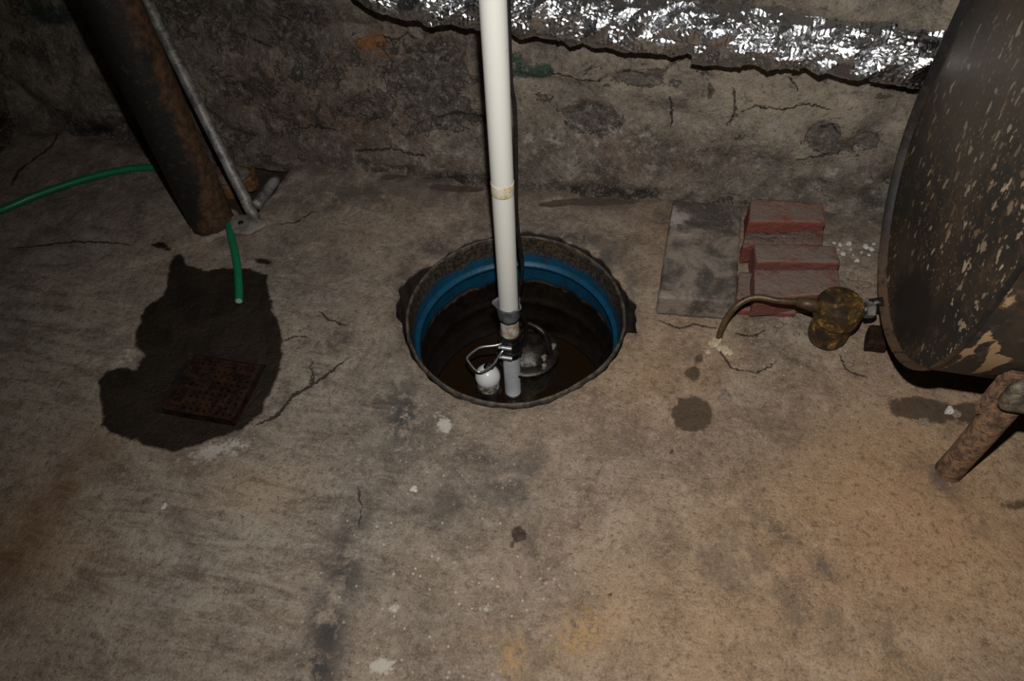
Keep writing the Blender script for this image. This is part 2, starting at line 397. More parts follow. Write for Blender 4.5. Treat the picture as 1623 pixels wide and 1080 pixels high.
c = g.mix(g.step(dz, -.128, -.15), c, g.mix(g.step(nz, .4, .66), (.0045, .0032, .002), (.014, .0085, .0045)))                           # scum below the high-water mark
c = g.mix(g.m('MULTIPLY', g.step(g.m('ABSOLUTE', g.m('ADD', dz, .146)), .007, .002), g.step(nz, .42, .6)), c, (.10, .06, .035))
c = g.mix(g.m('MULTIPLY', g.step(nf, .62, .74), .5), c, (.05, .035, .02))
g.bump(nf, .25, .004); M['blue'] = g.done(c)
M['rim'] = simple('mud_caked_rim', (.055, .043, .033), (.15, .115, .085), 35, .7, 0, .6)
g = G('rim_plastic', .6); c = g.mix(g.step(g.noise(22, 6, .7), .60, .68), g.mix(g.step(g.noise(40, 6, .7), .4, .62), (.028, .022, .016), (.10, .078, .058)), (.006, .075, .18)); g.bump(g.noise(50, 5, .7), .5, .006); M['rim'] = g.done(c)
g = G('brown_sump_water', .03)
nt = g.nt; out = nt.nodes['Material Output']
tr = nt.nodes.new('ShaderNodeBsdfTransparent'); tr.inputs[0].default_value = (.34, .22, .12, 1)
df = nt.nodes.new('ShaderNodeBsdfDiffuse'); df.inputs[0].default_value = (.05, .028, .012, 1)
gl = nt.nodes.new('ShaderNodeBsdfGlossy'); gl.inputs['Roughness'].default_value = .02
fr = nt.nodes.new('ShaderNodeFresnel'); fr.inputs[0].default_value = 1.33
m1 = nt.nodes.new('ShaderNodeMixShader'); m1.inputs[0].default_value = .30; nt.links.new(tr.outputs[0], m1.inputs[1]); nt.links.new(df.outputs[0], m1.inputs[2])
m2 = nt.nodes.new('ShaderNodeMixShader'); nt.links.new(fr.outputs[0], m2.inputs[0]); nt.links.new(m1.outputs[0], m2.inputs[1]); nt.links.new(gl.outputs[0], m2.inputs[2])
nt.links.new(m2.outputs[0], out.inputs['Surface']); M['water'] = g.mat
g = G('rusty_black_paint', .55); n1 = g.noise(9, 8, .68, .5); n2 = g.noise(60, 5, .7)
_s = g.sep()
side = g.m('ADD', g.m('ADD', g.m('MULTIPLY', _s[0], 6.6), g.m('MULTIPLY', _s[1], 6.1)), g.m('MULTIPLY', g.m('SUBTRACT', n1, .5), 1.0))
foot = g.m('MULTIPLY', g.step(_s[2], .20, .0), .6)
ru = g.step(g.m('ADD', side, foot), .02, .26)
c = g.mix(ru, g.mix(g.step(n2, .55, .72), (.010, .009, .008), (.05, .036, .024)), g.mix(g.step(n2, .36, .64), (.035, .018, .010), (.10, .052, .027)))
g.bump(g.m('ADD', n1, g.m('MULTIPLY', n2, .6)), .6, .006); M['post'] = g.done(c)
M['galv'] = simple('dull_galvanized', (.10, .095, .088), (.28, .27, .255), 34, .5, .35, .5)
M['galv_foot'] = simple('dusty_flange', (.12, .105, .092), (.23, .205, .18), 40, .75, .1, .7)
M['hose'] = simple('green_vinyl', (.004, .14, .058), (.008, .18, .078), 25, .4, 0, .1, lo=.2, hi=.8)
M['hose_in'] = simple('hose_inside', (.30, .38, .30), (.4, .46, .38), 25, .5, 0, 0)
M['rust'] = simple('orange_rust', (.06, .028, .013), (.19, .085, .032), 38, .8, 0, .7)
M['rust_dark'] = simple('dark_rust', (.007, .0042, .003), (.034, .0145, .0075), 45, .75, 0, .7, spec=.15)
M['rust_leg'] = simple('flaking_rust', (.07, .04, .026), (.27, .15, .08), 55, .85, 0, .9, lo=.4, hi=.6, bd=.006)
M['bracket'] = simple('painted_bracket', (.05, .042, .03), (.19, .15, .105), 45, .6, 0, .8, bd=.006)
g = G('dirty_concrete_paver', .85); n1 = g.noise(10, 8, .7, .4); n2 = g.noise(90, 5, .7)
c = g.mix(g.step(g.m('ADD', n1, g.m('MULTIPLY', g.m('SUBTRACT', n2, .5), .25)), .38, .60), (.22, .178, .143), (.055, .044, .037)); c = g.mix(g.m('MULTIPLY', g.step(n2, .52, .72), .4), c, (.33, .29, .25))
pb = g.nt.nodes.new('ShaderNodeVectorMath'); pb.operation = 'DISTANCE'; g.put(pb.inputs[0], g.co); pb.inputs[1].default_value = (-.05, .10, .06)
c = g.mix(g.m('MULTIPLY', g.step(g.m('ADD', pb.outputs['Value'], g.m('MULTIPLY', g.m('SUBTRACT', n1, .5), .22)), .05, .02), .5), c, (.42, .39, .36))
g.bump(g.m('ADD', n1, n2), .6, .006); M['paver'] = g.done(c)
g = G('dusty_red_brick', .88); n1 = g.noise(16, 7, .7); n2 = g.noise(90, 4, .7); r = g.objrand()
geo = g.nt.nodes.new('ShaderNodeNewGeometry'); up = g.sep(geo.outputs['Normal'])[2]
red = g.mix(r, (.20, .045, .03), (.15, .05, .036)); red = g.mix(g.m('MULTIPLY', g.step(n2, .5, .7), .5), red, (.22, .10, .07))
dust = g.m('MULTIPLY', g.step(up, .45, .85), g.step(n1, .3, .5))
c = g.mix(g.m('MULTIPLY', dust, .92), red, g.mix(n2, g.mix(r, (.135, .092, .066), (.13, .10, .082)), (.20, .155, .125)))
g.bump(g.m('ADD', n1, n2), .8, .008); M['brick'] = g.done(c)
M['brick_pitted'] = M['brick'].copy(); M['brick_pitted'].name = 'pitted_brick'
_nt = M['brick_pitted'].node_tree; _b = _nt.nodes['Principled BSDF']; _old = _b.inputs['Base Color'].links[0].from_socket
_v = _nt.nodes.new('ShaderNodeTexNoise'); _v.inputs['Scale'].default_value = 75; _v.inputs['Detail'].default_value = 3
_r = _nt.nodes.new('ShaderNodeMapRange'); _r.inputs[1].default_value = .52; _r.inputs[2].default_value = .58; _nt.links.new(_v.outputs[0], _r.inputs[0])
_m = _nt.nodes.new('ShaderNodeMix'); _m.data_type = 'RGBA'; _nt.links.new(_r.outputs[0], _m.inputs[0]); _nt.links.new(_old, _m.inputs[6]); _m.inputs[7].default_value = (.035, .022, .016, 1); _nt.links.new(_m.outputs[2], _b.inputs['Base Color'])
g = G('tarnished_mustard_paint', .5, .15); n1 = g.noise(22, 8, .7, .4); n2 = g.noise(80, 5, .7); _s = g.sep()
c = g.mix(g.step(n1, .40, .62), (.022, .014, .008), (.11, .06, .016)); c = g.mix(g.m('MULTIPLY', g.step(n2, .5, .64), g.step(n1, .48, .58)), c, (.42, .25, .06))
g.bump(n2, .5, .004); M['filter'] = g.done(c)
M['copper'] = simple('dull_copper', (.045, .029, .016), (.105, .066, .032), 40, .45, .3, .3)
M['cap'] = mat_tank('flecked_tank_end', True); M['shell'] = mat_tank('flecked_tank_shell', False)
g = G('tank_rim_paint', .6, 0, .35); n1 = g.noise(24, 7, .7); n2 = g.noise(120, 4, .7)
low_ = g.step(g.m('ADD', g.m('ADD', g.sep()[2], g.m('MULTIPLY', g.sep()[1], .45)), g.m('MULTIPLY', g.m('SUBTRACT', n1, .5), .22)), .28, .15)                     # rust has taken the lower part of the rim
c = g.mix(g.step(n1, .46, .62), (.010, .009, .008), (.03, .021, .014)); c = g.mix(g.m('MULTIPLY', low_, g.step(n1, .36, .52)), c, g.mix(n2, (.05, .03, .018), (.12, .07, .038)))
g.bump(n1, .4, .004); M['trim'] = g.done(c)
M['crumb'] = simple('white_plaster', (.42, .40, .37), (.6, .58, .55), 90, .9, 0, .5)
M['tan_crumb'] = simple('tan_putty', (.36, .29, .18), (.5, .43, .3), 90, .9, 0, .5)
M['pebble'] = simple('grey_pebble', (.16, .125, .095), (.25, .2, .155), 90, .9, 0, .6)
M['clot'] = simple('brown_dirt', (.028, .02, .015), (.08, .052, .034), 90, .95, 0, .7)

# ------------------------------------------------------------------ floor
BC = (-.269, 1.083); BR = .250                                            # sump basin: centre, lip radius
def rim_r(a):                                                             # the lip is a little out of round
    d = math.degrees(a) % 360
    return BR * (1 - .030 * math.exp(-((d - 318) / 22) ** 2) + .012 * math.exp(-((d - 265) / 30) ** 2) + .012 * math.exp(-((d - 95) / 50) ** 2))
def hole_r(a):
    d = math.degrees(a) % 360; wv = math.sin(a * 9) * .35 + math.sin(a * 23 + 1) * .35 + math.sin(a * 41 + 2) * .3
    return rim_r(a) + .007 + .003 * wv + (.027 + .006 * wv) * math.exp(-((d - 176) / 20) ** 4) + (.016 + .005 * wv) * math.exp(-((d - 5) / 24) ** 4) + (.015 + .005 * wv) * math.exp(-((d - 85) / 50) ** 2)
NX, NY = 500, 330
x0, x1, y0, y1 = -2.35, 2.1, -1.0, 1.80
gx = np.linspace(x0, x1, NX); gy = np.linspace(y0, y1, NY); XX, YY = np.meshgrid(gx, gy); XX = XX.ravel().copy(); YY = YY.ravel().copy()
def px2floor(pts): return [tuple(oz(u, v)[:2]) for u, v in pts]
def blob(px, py, u, v, ru, rv, k=1.0, ang=0.0):
    c = oz(u, v); ca, sa = math.cos(math.radians(ang)), math.sin(math.radians(ang))
    a = oz(u + ru * ca, v + ru * sa) - c; b = oz(u + rv * sa, v - rv * ca) - c
    det = a[0] * b[1] - a[1] * b[0]; dx, dy = px - c[0], py - c[1]
    s = (dx * b[1] - dy * b[0]) / det; t = (a[0] * dy - a[1] * dx) / det
    return k * np.exp(-(s * s + t * t))
def blobs(lst):
    r = np.zeros(XX.shape)
    for e in lst: r = np.maximum(r, blob(XX, YY, *e))
    return np.clip(r, 0, 1)
# clear the mouth of the basin and snap the grid to its broken edge
ANG = np.arctan2(YY - BC[1], XX - BC[0]); RAD = np.hypot(XX - BC[0], YY - BC[1])
HR = np.array([hole_r(a) for a in ANG]); inside = RAD < HR
I = np.arange(NX * NY).reshape(NY, NX)
Q = np.stack([I[:-1, :-1], I[:-1, 1:], I[1:, 1:], I[1:, :-1]], -1).reshape(-1, 4)
Q = Q[~inside[Q].any(1)]
E_ = {}
for q in Q[(RAD[Q].min(1) < .34)]:
    for k in range(4):
        e = tuple(sorted((int(q[k]), int(q[(k + 1) % 4])))); E_[e] = E_.get(e, 0) + 1
bedge = [e for e, n_ in E_.items() if n_ == 1 and RAD[e[0]] < HR[e[0]] + .02 and RAD[e[1]] < HR[e[1]] + .02]
bv = sorted({i for e in bedge for i in e})
for i in bv:
    s_ = HR[i] / RAD[i]; XX[i] = BC[0] + (XX[i] - BC[0]) * s_; YY[i] = BC[1] + (YY[i] - BC[1]) * s_
ZZ = .0045 * fbm(XX, YY, 2.2, 4, 3) + .0025 * fbm(XX, YY, 18, 3, 5)
z2 = lambda pts, s=2.7, ox=100, oy_=340: [(ox + a / s, oy_ + b / s) for a, b in pts]
WET = z2([(470,175),(515,160),(520,215),(560,225),(620,238),(700,225),(790,230),(870,260),(885,350),(910,440),(935,520),(940,600),(920,680),(880,760),(840,850),(780,905),(700,935),(620,965),(560,995),(480,1010),(380,1000),(300,965),(200,935),(165,900),(168,820),(150,770),(150,710),(190,665),(260,650),(320,670),(310,630),(350,600),(305,570),(305,490),(335,450),(345,400),(400,360),(430,345),(440,280),(455,230)])
wet = sdf_poly(XX, YY, px2floor(WET))
for pl in ([(235,385),(262,384),(278,402),(268,398),(240,391)], [(396,407),(420,410),(438,417),(425,421),(405,415)]):
    wet = np.maximum(wet, sdf_poly(XX, YY, px2floor(pl)))
PIT = px2floor([(300,262),(345,247),(425,243),(462,262),(446,285),(402,338),(368,345),(330,330)])
pit = sdf_poly(XX, YY, PIT); pitm = np.clip((pit + .008) / .03, 0, 1)
ZZ -= .055 * pitm
GR = (-.955, -.792, .688, .832)                                           # drain grate: x0 x1 y0 y1
gin = np.minimum(np.minimum(XX - GR[0] + .004, GR[1] + .004 - XX), np.minimum(YY - GR[2] + .004, GR[3] + .004 - YY))
ZZ = np.where(gin > 0, -.045, ZZ - .012 * np.exp(-((XX + .873) ** 2 + (YY - .76) ** 2) / .03))
patch = blobs([(1250, 545, 120, 60), (1160, 560, 60, 40), (1330, 470, 90, 60), (1370, 420, 50, 50)])
ZZ += patch * (.018 * fbm(XX, YY, 16, 4, 11) + .011 * fbm(XX, YY, 55, 2, 12))
wb = wall_y(XX, 0 * XX); nearw = np.exp(-np.clip(wb - YY, 0, 9) / .05)
ZZ += nearw * (.012 + .022 * fbm(XX, YY, 14, 3, 21)) * (1 - pitm)
ZZ[bv] -= .004
V = np.c_[XX, YY, ZZ]; Fc = Q.tolist()
# the thickness of the slab around the hole
low = {i: len(V) + k for k, i in enumerate(bv)}
nb = len(bv)
V = np.vstack([V, [(XX[i], YY[i], ZZ[i] - .010) for i in bv], [(BC[0] + (XX[i] - BC[0]) * 1.01, BC[1] + (YY[i] - BC[1]) * 1.01, -.16) for i in bv]])
for a, b in bedge: Fc += [(a, b, low[b], low[a]), (low[a], low[b], low[b] + nb, low[a] + nb)]
XX, YY = V[:, 0], V[:, 1]
used = np.zeros(len(V), bool); used[np.array([i for f in Fc for i in f])] = True
remap = np.cumsum(used) - 1
V = V[used]; Fc = [tuple(remap[i] for i in f) for f in Fc]
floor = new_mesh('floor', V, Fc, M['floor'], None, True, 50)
tag(floor, 'stained bare concrete basement floor around the open sump', 'floor', kind='structure')
XX, YY = V[:, 0], V[:, 1]
ext = lambda a: np.concatenate([a, np.zeros(len(used) - len(a))])[used]
attr(floor, 'wet', np.clip(ext(wet), -.1, .1)); attr(floor, 'pit', np.maximum(ext(pitm), np.where((RAD_ := np.hypot(XX - BC[0], YY - BC[1])) < .30, np.clip(-V[:, 2] * 90 - .35, 0, 1), 0)))
attr(floor, 'grime', blobs([(640,660,40,66,1.),(610,640,60,24,.7),(655,615,30,30,.6),(560,830,40,50,.6),(520,1000,36,80,1.),(505,1060,42,52,1.),(545,905,34,66,.9),(575,760,30,60,.5),(800,780,60,42,.55),(820,740,60,20,.4),(1300,895,22,14,.7,40),(1230,840,60,8,.65,35),(1310,905,26,10,.75,45),(1495,760,30,28,.7),(1215,690,80,50,.3),(980,700,60,30,.35),(690,1000,60,60,.25),(860,930,50,40,.3),(720,800,80,80,.3),(1060,350,60,10,.5),(620,560,20,60,.4),(640,470,16,60,.8),(1000,480,14,60,.7),(690,395,60,16,.8),(900,378,90,14,.9),(800,366,90,10,.9),(960,405,30,20,.8),(640,540,14,30,.8),(1000,430,20,60,.3),(480,420,120,60,.3),(130,300,160,60,.5),(560,310,200,25,.6),(1340,990,120,40,.18)]))
attr(floor, 'warm', blobs([(1450,850,420,260,.85),(1250,980,420,200,.6),(1050,600,160,120,.5),(1120,380,120,90,.45),(1600,650,200,150,.6),(60,860,120,100,.5),(420,780,80,40,.3)]))
attr(floor, 'cool', blobs([(330,860,330,230,.8),(90,560,190,170,.8),(520,640,140,120,.5),(300,1020,320,120,.6),(470,470,120,80,.4),(1560,1000,160,120,.3)]))
attr(floor, 'grit', blobs([(690,900,200,180,.9),(660,820,120,90,.8),(1290,560,140,60,.5),(880,640,120,40,.5),(450,960,200,120,.3)]))
attr(floor, 'pale', blobs([(705,674,15,15,1.),(690,655,12,10,.6),(640,655,22,16,.5),(606,1056,24,17,1.),(625,965,11,10,.9),(345,712,65,20,.75,-14),(255,725,60,16,.3),(1085,600,20,14,.3),(770,965,14,10,.6),(660,775,8,8,.6),(200,560,20,30,.5),(1080,365,14,12,.2),(120,560,90,80,.25),(720,890,10,8,.6),(1378,560,40,10,.3)]))
attr(floor, 'ochre', blobs([(925,1005,50,34,.85,-30),(812,1045,22,42,.8),(890,1010,18,20,.6),(1400,1062,60,20,.35),(770,1010,30,20,.3),(1335,800,40,10,.3,35)]))
attr(floor, 'rust', blobs([(15,900,40,60,1.),(60,830,30,62,.95,20),(105,770,30,62,.9,20),(150,715,50,40,.65),(40,880,60,60,.5),(330,735,60,18,.35)]))
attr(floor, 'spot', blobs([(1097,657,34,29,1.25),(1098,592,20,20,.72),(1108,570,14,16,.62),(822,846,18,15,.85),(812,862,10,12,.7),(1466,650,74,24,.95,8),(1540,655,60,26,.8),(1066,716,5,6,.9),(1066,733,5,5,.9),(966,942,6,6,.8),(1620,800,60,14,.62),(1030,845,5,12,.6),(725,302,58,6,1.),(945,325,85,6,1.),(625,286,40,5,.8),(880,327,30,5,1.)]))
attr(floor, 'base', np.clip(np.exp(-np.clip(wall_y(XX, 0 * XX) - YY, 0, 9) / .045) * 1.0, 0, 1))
CR = [([(400,676),(440,655),(468,622),(490,612),(520,592),(556,563)], 1.0), ([(488,610),(495,590),(492,566)], .45), ([(505,492),(520,505),(552,517)], .8), ([(445,540),(470,532),(490,534)], .55),
      ([(10,394),(60,390),(120,383),(170,384),(215,388)], .8), ([(18,296),(28,272),(60,248),(86,232),(102,214)], 1.5), ([(1130,540),(1160,585),(1200,592),(1235,572)], .5),
      ([(1165,530),(1190,535),(1215,523)], .7), ([(1040,508),(1075,520),(1098,514),(1140,522)], .7), ([(568,840),(572,800),(568,765)], .22), ([(1330,560),(1345,590),(1380,600)], .45), ([(500,335),(470,352),(430,356)], .4)]
CR = [(px2floor(l), wdt) for l, wdt in CR]
cs, cm = crack_fields(XX, YY, CR); attr(floor, 'crack_s', np.clip(cs, -.05, .05)); attr(floor, 'crack_m', cm)

# ------------------------------------------------------------------ walls
def make_wall(name, U, Z, P, lab, masks, seed):
    nu, nz = len(U), len(Z); UU, ZZ = np.meshgrid(U, Z); uu, zz = UU.ravel(), ZZ.ravel()
    fl = np.clip(.5 + 1.15 * fbm(uu, zz * 1.5, 2.6, 5, seed + 40, .58) - .13, 0, 1)
    A = masks(uu, zz)
    fl = np.clip(fl + A.pop('flake_add'), 0, 1)
    stone = np.abs(fbm(uu, zz * 1.5, 3.1, 2, seed)) * 2
    h = .030 * fbm(uu, zz, 2.2, 3, seed + 1) - .016 * np.exp(-(stone / .12) ** 2) + .014 * fbm(uu, zz, 9, 3, seed + 2) + .006 * fbm(uu, zz, 32, 3, seed + 3)
    s_ = np.clip((fl - .42) / .08, 0, 1); h = h - .007 * s_
    h = h - .022 * np.clip(A['dark'] * 1.4 - .4, 0, 1) * (.5 + fbm(uu, zz, 20, 2, seed + 7))
    V = P(uu, zz, h)
    I = np.arange(nu * nz).reshape(nz, nu); Fc = np.stack([I[:-1, :-1], I[:-1, 1:], I[1:, 1:], I[1:, :-1]], -1).reshape(-1, 4).tolist()
    o = new_mesh(name, V, Fc, M['wall']); tag(o, lab, 'wall', kind='structure')
    attr(o, 'flake', fl)
    ln = A.pop('cracks', []); cs, cm = crack_fields(uu, zz, ln) if ln else (uu * 0 + .05, uu * 0)
    attr(o, 'crack_s', np.clip(cs, -.05, .05)); attr(o, 'crack_m', cm)
    for k, v in A.items(): attr(o, k, v)
    return o
def wblobs(uu, zz, lst):
    r = np.zeros(uu.shape)
    for e in lst:
        u, v, ru, rv = e[:4]; k = e[4] if len(e) > 4 else 1.0
        c = owall(u, v); a = owall(u + ru, v) - c; b = owall(u, v - rv) - c
        a = np.array([a[0], a[2]]); b = np.array([b[0], b[2]]); det = a[0] * b[1] - a[1] * b[0]
        dx, dy = uu - c[0], zz - c[2]; s = (dx * b[1] - dy * b[0]) / det; t = (a[0] * dy - a[1] * dx) / det
        r = np.maximum(r, k * np.exp(-(s * s + t * t)))
    return np.clip(r, 0, 1)
def back_masks(uu, zz):
    wl = lambda pts: [(p[0], p[2]) for p in (owall(u, v) for u, v in pts)]
    return dict(
        cracks=[(wl(l), k) for l, k in [([(1163,135),(1165,160),(1164,180),(1152,198)],.9),([(1170,178),(1195,165),(1230,172),(1280,166),(1300,170),(1322,176)],.6),([(1252,118),(1256,130),(1265,144)],.7),([(870,112),(900,122),(930,130),(960,126)],.8),([(985,120),(1010,112),(1030,118)],.8),([(1258,255),(1290,250),(1320,252)],.9),([(1300,205),(1320,200),(1336,222)],.6),([(600,62),(625,70),(640,60),(660,68)],.8),([(395,65),(415,75),(430,80)],1.),([(690,190),(730,182),(770,190)],.8),([(560,240),(620,236),(680,250)],.9),([(1060,150),(1066,180),(1062,205)],.6),([(470,205),(500,198),(540,206)],.8)]],
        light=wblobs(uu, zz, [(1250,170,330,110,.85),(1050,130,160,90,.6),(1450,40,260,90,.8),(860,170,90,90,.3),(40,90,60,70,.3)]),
        brown=wblobs(uu, zz, [(560,190,160,120,.9),(420,150,130,110,.7),(680,130,90,80,.6),(940,250,160,40,.8),(1100,260,140,30,.7),(300,200,150,60,.5),(640,260,150,40,.7),(850,200,80,60,.4),(580,110,80,60,.8)]),
        green=wblobs(uu, zz, [(845,116,40,17,1.),(818,96,18,20,.7),(80,25,60,22,.9),(60,60,50,30,.4)]),
        orange=wblobs(uu, zz, [(585,72,36,15,.95),(605,88,22,12,.7),(640,100,40,20,.3),(1220,285,60,6,.4)]),
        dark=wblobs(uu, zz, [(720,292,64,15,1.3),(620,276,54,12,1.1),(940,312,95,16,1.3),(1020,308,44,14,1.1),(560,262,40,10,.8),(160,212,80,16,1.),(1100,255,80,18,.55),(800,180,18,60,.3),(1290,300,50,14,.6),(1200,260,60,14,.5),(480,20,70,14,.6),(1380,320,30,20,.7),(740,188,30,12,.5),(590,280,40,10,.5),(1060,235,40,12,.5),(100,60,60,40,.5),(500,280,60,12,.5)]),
        salt=wblobs(uu, zz, [(1000,230,330,50,.9),(680,260,160,40,.8),(1180,240,120,40,.8),(560,240,120,50,.5),(1330,290,80,40,.8),(90,100,70,50,.5),(850,80,300,20,.3)]),
        flake_add=wblobs(uu, zz, [(1300,215,26,24,.62),(1320,238,40,12,.5),(940,200,60,34,.5),(1000,130,60,14,.45),(930,110,60,16,.3),(1125,150,14,20,.5),(1375,232,18,12,.5),(700,170,60,60,.25),(1180,215,40,12,.3)]) - wblobs(uu, zz, [(1180,170,130,44,.5),(1400,60,200,60,.5),(1060,190,60,40,.4)]))
def P_back(u, z, h): return np.c_[u, wall_y(u, z) - h, z]
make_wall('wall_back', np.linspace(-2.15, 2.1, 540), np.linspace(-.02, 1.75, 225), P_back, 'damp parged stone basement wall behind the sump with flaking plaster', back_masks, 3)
def left_masks(uu, zz):
    z_ = np.zeros(uu.shape); near = np.clip((uu - 1.0) / .5, 0, 1)
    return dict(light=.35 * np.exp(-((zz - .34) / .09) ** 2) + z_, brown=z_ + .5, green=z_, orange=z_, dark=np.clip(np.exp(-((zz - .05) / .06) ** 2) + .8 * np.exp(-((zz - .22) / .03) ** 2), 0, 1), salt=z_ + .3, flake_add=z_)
def P_left(u, z, h):
    ledge = .05 / (1 + np.exp((z - .17) / .012)) 
    return np.c_[-1.885 - .10 * (1.55 - u) - .12 * z + h + ledge, u, z]
make_wall('wall_left', np.linspace(-1.0, 1.70, 250), np.linspace(-.02, 1.75, 170), P_left, 'dim rough stone side wall with a low ledge', left_masks, 71)

# ------------------------------------------------------------------ sump basin
bx, by = BC
basin = thing('sump_basin', (bx, by, -.62), 'round blue plastic sump basin set in the concrete floor', 'sump basin')
wrp = lambda a, h: rim_r(a) / BR * 1.0 if h > -.03 else 1 + (rim_r(a) / BR - 1) * max(0, 1 + (h + .03) / .2)
prof = [(.246, .001), (.2445, -.02), (.243, -.045), (.2415, -.055), (.2405, -.07), (.2385, -.077), (.2315, -.081), (.2300, -.084), (.2305, -.088), (.2375, -.094), (.2395, -.105), (.2385, -.15), (.2375, -.20), (.2345, -.212), (.2305, -.218), (.2305, -.226), (.2345, -.233), (.2345, -.27), (.2305, -.28), (.2295, -.29), (.232, -.30), (.229, -.42), (.222, -.60), (.21, -.615), (.0, -.617)]
V, Fc = lathe(prof, (bx, by, 0), 96, warp=wrp, caps=False)
lin = new_mesh('liner', np.array(V), Fc, M['blue'], basin)
lin.location = (0, 0, .62); lin.data.transform(Matrix.Translation((0, 0, -.62)))                # object z = height from the floor
V, Fc = lathe([(.2455, -.012), (.2455, .0015), (.248, .005), (.2505, .0045), (.2530, .001), (.2535, -.016), (.250, -.02)], (bx, by, 0), 120, close=True, warp=lambda a, h: rim_r(a) / BR)
V = np.array(V); V[:, 2] += .004 * fbm(V[:, 0], V[:, 1], 22, 3, 8); V[:, :2] += ((V[:, :2] - [bx, by]) * (.012 * fbm(V[:, 0], V[:, 1], 30, 3, 9))[:, None])
new_mesh('lip', V, Fc, M['rim'], basin)
WL = -.342
V, Fc = lathe([(.0, 0), (.10, 0), (.229, 0)], (bx, by, WL), 72, caps=False)
wt = new_mesh('sump_water', V, Fc, M['water']); tag(wt, 'murky brown water standing low inside the blue sump basin', 'water', kind='stuff')

# ------------------------------------------------------------------ pump, pipe, cord
pp = oy(797, 300, 1.097); PX, PY = -.2875, 1.097
pcx, pcy = -.262, 1.168
pump = thing('sump_pump', (pcx, pcy, -.617), 'black submersible sump pump with white ball float standing in the basin', 'pump')
V, Fc = lathe([(.0, -.615), (.088, -.615), (.09, -.59), (.078, -.57), (.074, -.40), (.074, -.27), (.070, -.262), (.0, -.262)], (pcx, pcy, 0), 40); new_mesh('body', V, Fc, M['cast'], pump, True, 40)
V, Fc = lathe([(.0, -.262), (.080, -.262), (.083, -.257), (.083, -.247), (.078, -.243), (.062, -.243), (.058, -.236), (.03, -.218), (.0, -.214)], (pcx, pcy, 0), 40); cov = new_mesh('cover', V, Fc, M['cast'], pump, True, 40)
for k in range(6):
    a = math.radians(20 + 60 * k); q = (pcx + .070 * math.cos(a), pcy + .070 * math.sin(a), 0)
    V, Fc = lathe([(.0, -.243), (.0065, -.243), (.0065, -.236), (.0, -.2355)], q, 6); new_mesh('bolt', V, Fc, M['steel'] if k in (5, 0) else M['cast'], cov, False)
for k, (a, b, c_) in enumerate([(math.radians(-62), .046, .013), (math.radians(-25), .052, .010), (math.radians(-95), .05, .009)]):       # dried sludge clinging to the cover
    q = (pcx + b * math.cos(a), pcy + b * math.sin(a), -.236); V, Fc = lathe([(.0, .009), (c_ * .7, .006), (c_, 0), (c_ * .8, -.008), (0, -.008)], q, 10, warp=lambda t, h: 1 + .35 * math.sin(3 * t + b * 90)); new_mesh('sludge_lump', V, Fc, M['sludge_tan'], cov)
hp = spline([(pcx - .045, pcy + .01, -.24), (pcx - .04, pcy + .02, -.19), (pcx, pcy + .025, -.165), (pcx + .045, pcy + .01, -.18), (pcx + .062, pcy, -.24)], 7)
V, Fc = tube(hp, .007, 10); new_mesh('handle', V, Fc, M['cast'], pump)
# discharge elbow and outlet at the foot of the pipe
ez = oy(812, 622, PY)[2]
el = spline([(pcx - .01, pcy - .05, -.50), (PX, PY + .005, -.50), (PX, PY, -.46), (PX, PY, ez + .01)], 6); V, Fc = tube(el, .0245, 18); new_mesh('outlet_elbow', V, Fc, M['cast'], pump)
V, Fc = lathe([(.024, ez - .03), (.0275, ez - .03), (.0275, ez - .004), (.024, ez - .002)], (PX, PY, 0), 24); new_mesh('outlet_collar', V, Fc, M['rubber'], pump, True, 40)
V, Fc = tube([(PX - .008, PY - .032, ez - .010), (PX + .014, PY - .031, ez - .010)], .0058, 10); new_mesh('clamp_screw', V, Fc, M['steel'], pump, True, 40)
# float
fz = oy(773, 597, 1.075); fx, fy, fzz = fz
fp = [(.0, .036), (.012, .034), (.022, .027), (.0295, .016), (.0325, .004), (.032, -.006), (.030, -.014), (.0305, -.03), (.029, -.044), (.022, -.053), (.0, -.055)]
V, Fc = lathe(fp, (fx, fy, fzz), 32); flt = new_mesh('float', V, Fc, M['float'], pump)
off = Vector((fx, fy, fzz)) - Vector(pump.location); flt.data.transform(Matrix.Translation(-off)); flt.location = off
V, Fc = lathe([(.0, -.040), (.0315, -.040), (.034, -.046), (.034, -.085), (.028, -.095), (.028, -.20), (.0, -.20)], (fx, fy, fzz), 24); new_mesh('float_housing', V, Fc, M['cast'], pump, True, 40)
flt['label'] = 'white ball float with muddy lower half'
zz4 = lambda a, b: (720 + a / 5.683, 460 + b / 5.683)
wp = [(470,470),(410,488),(360,500),(240,515),(180,548),(130,590),(115,622),(150,675),(190,722),(238,740),(290,718),(350,672),(385,622),(425,560),(470,520)]
yy = [1.085,1.074,1.068,1.06,1.055,1.05,1.046,1.042,1.04,1.04,1.042,1.048,1.056,1.066,1.08]
V, Fc = tube(spline([oy(*zz4(a, b), y) for (a, b), y in zip(wp, yy)], 5), .0027, 8); fw_ = new_mesh('float_wire', V, Fc, M['steel'], pump); fw_['label'] = 'bent bright steel float wire'
V, Fc = tube([oy(*zz4(280, 690), 1.062), oy(*zz4(310, 650), 1.062), oy(*zz4(345, 690), 1.05)], .005, 8); new_mesh('float_clip', V, Fc, M['rubber'], pump)

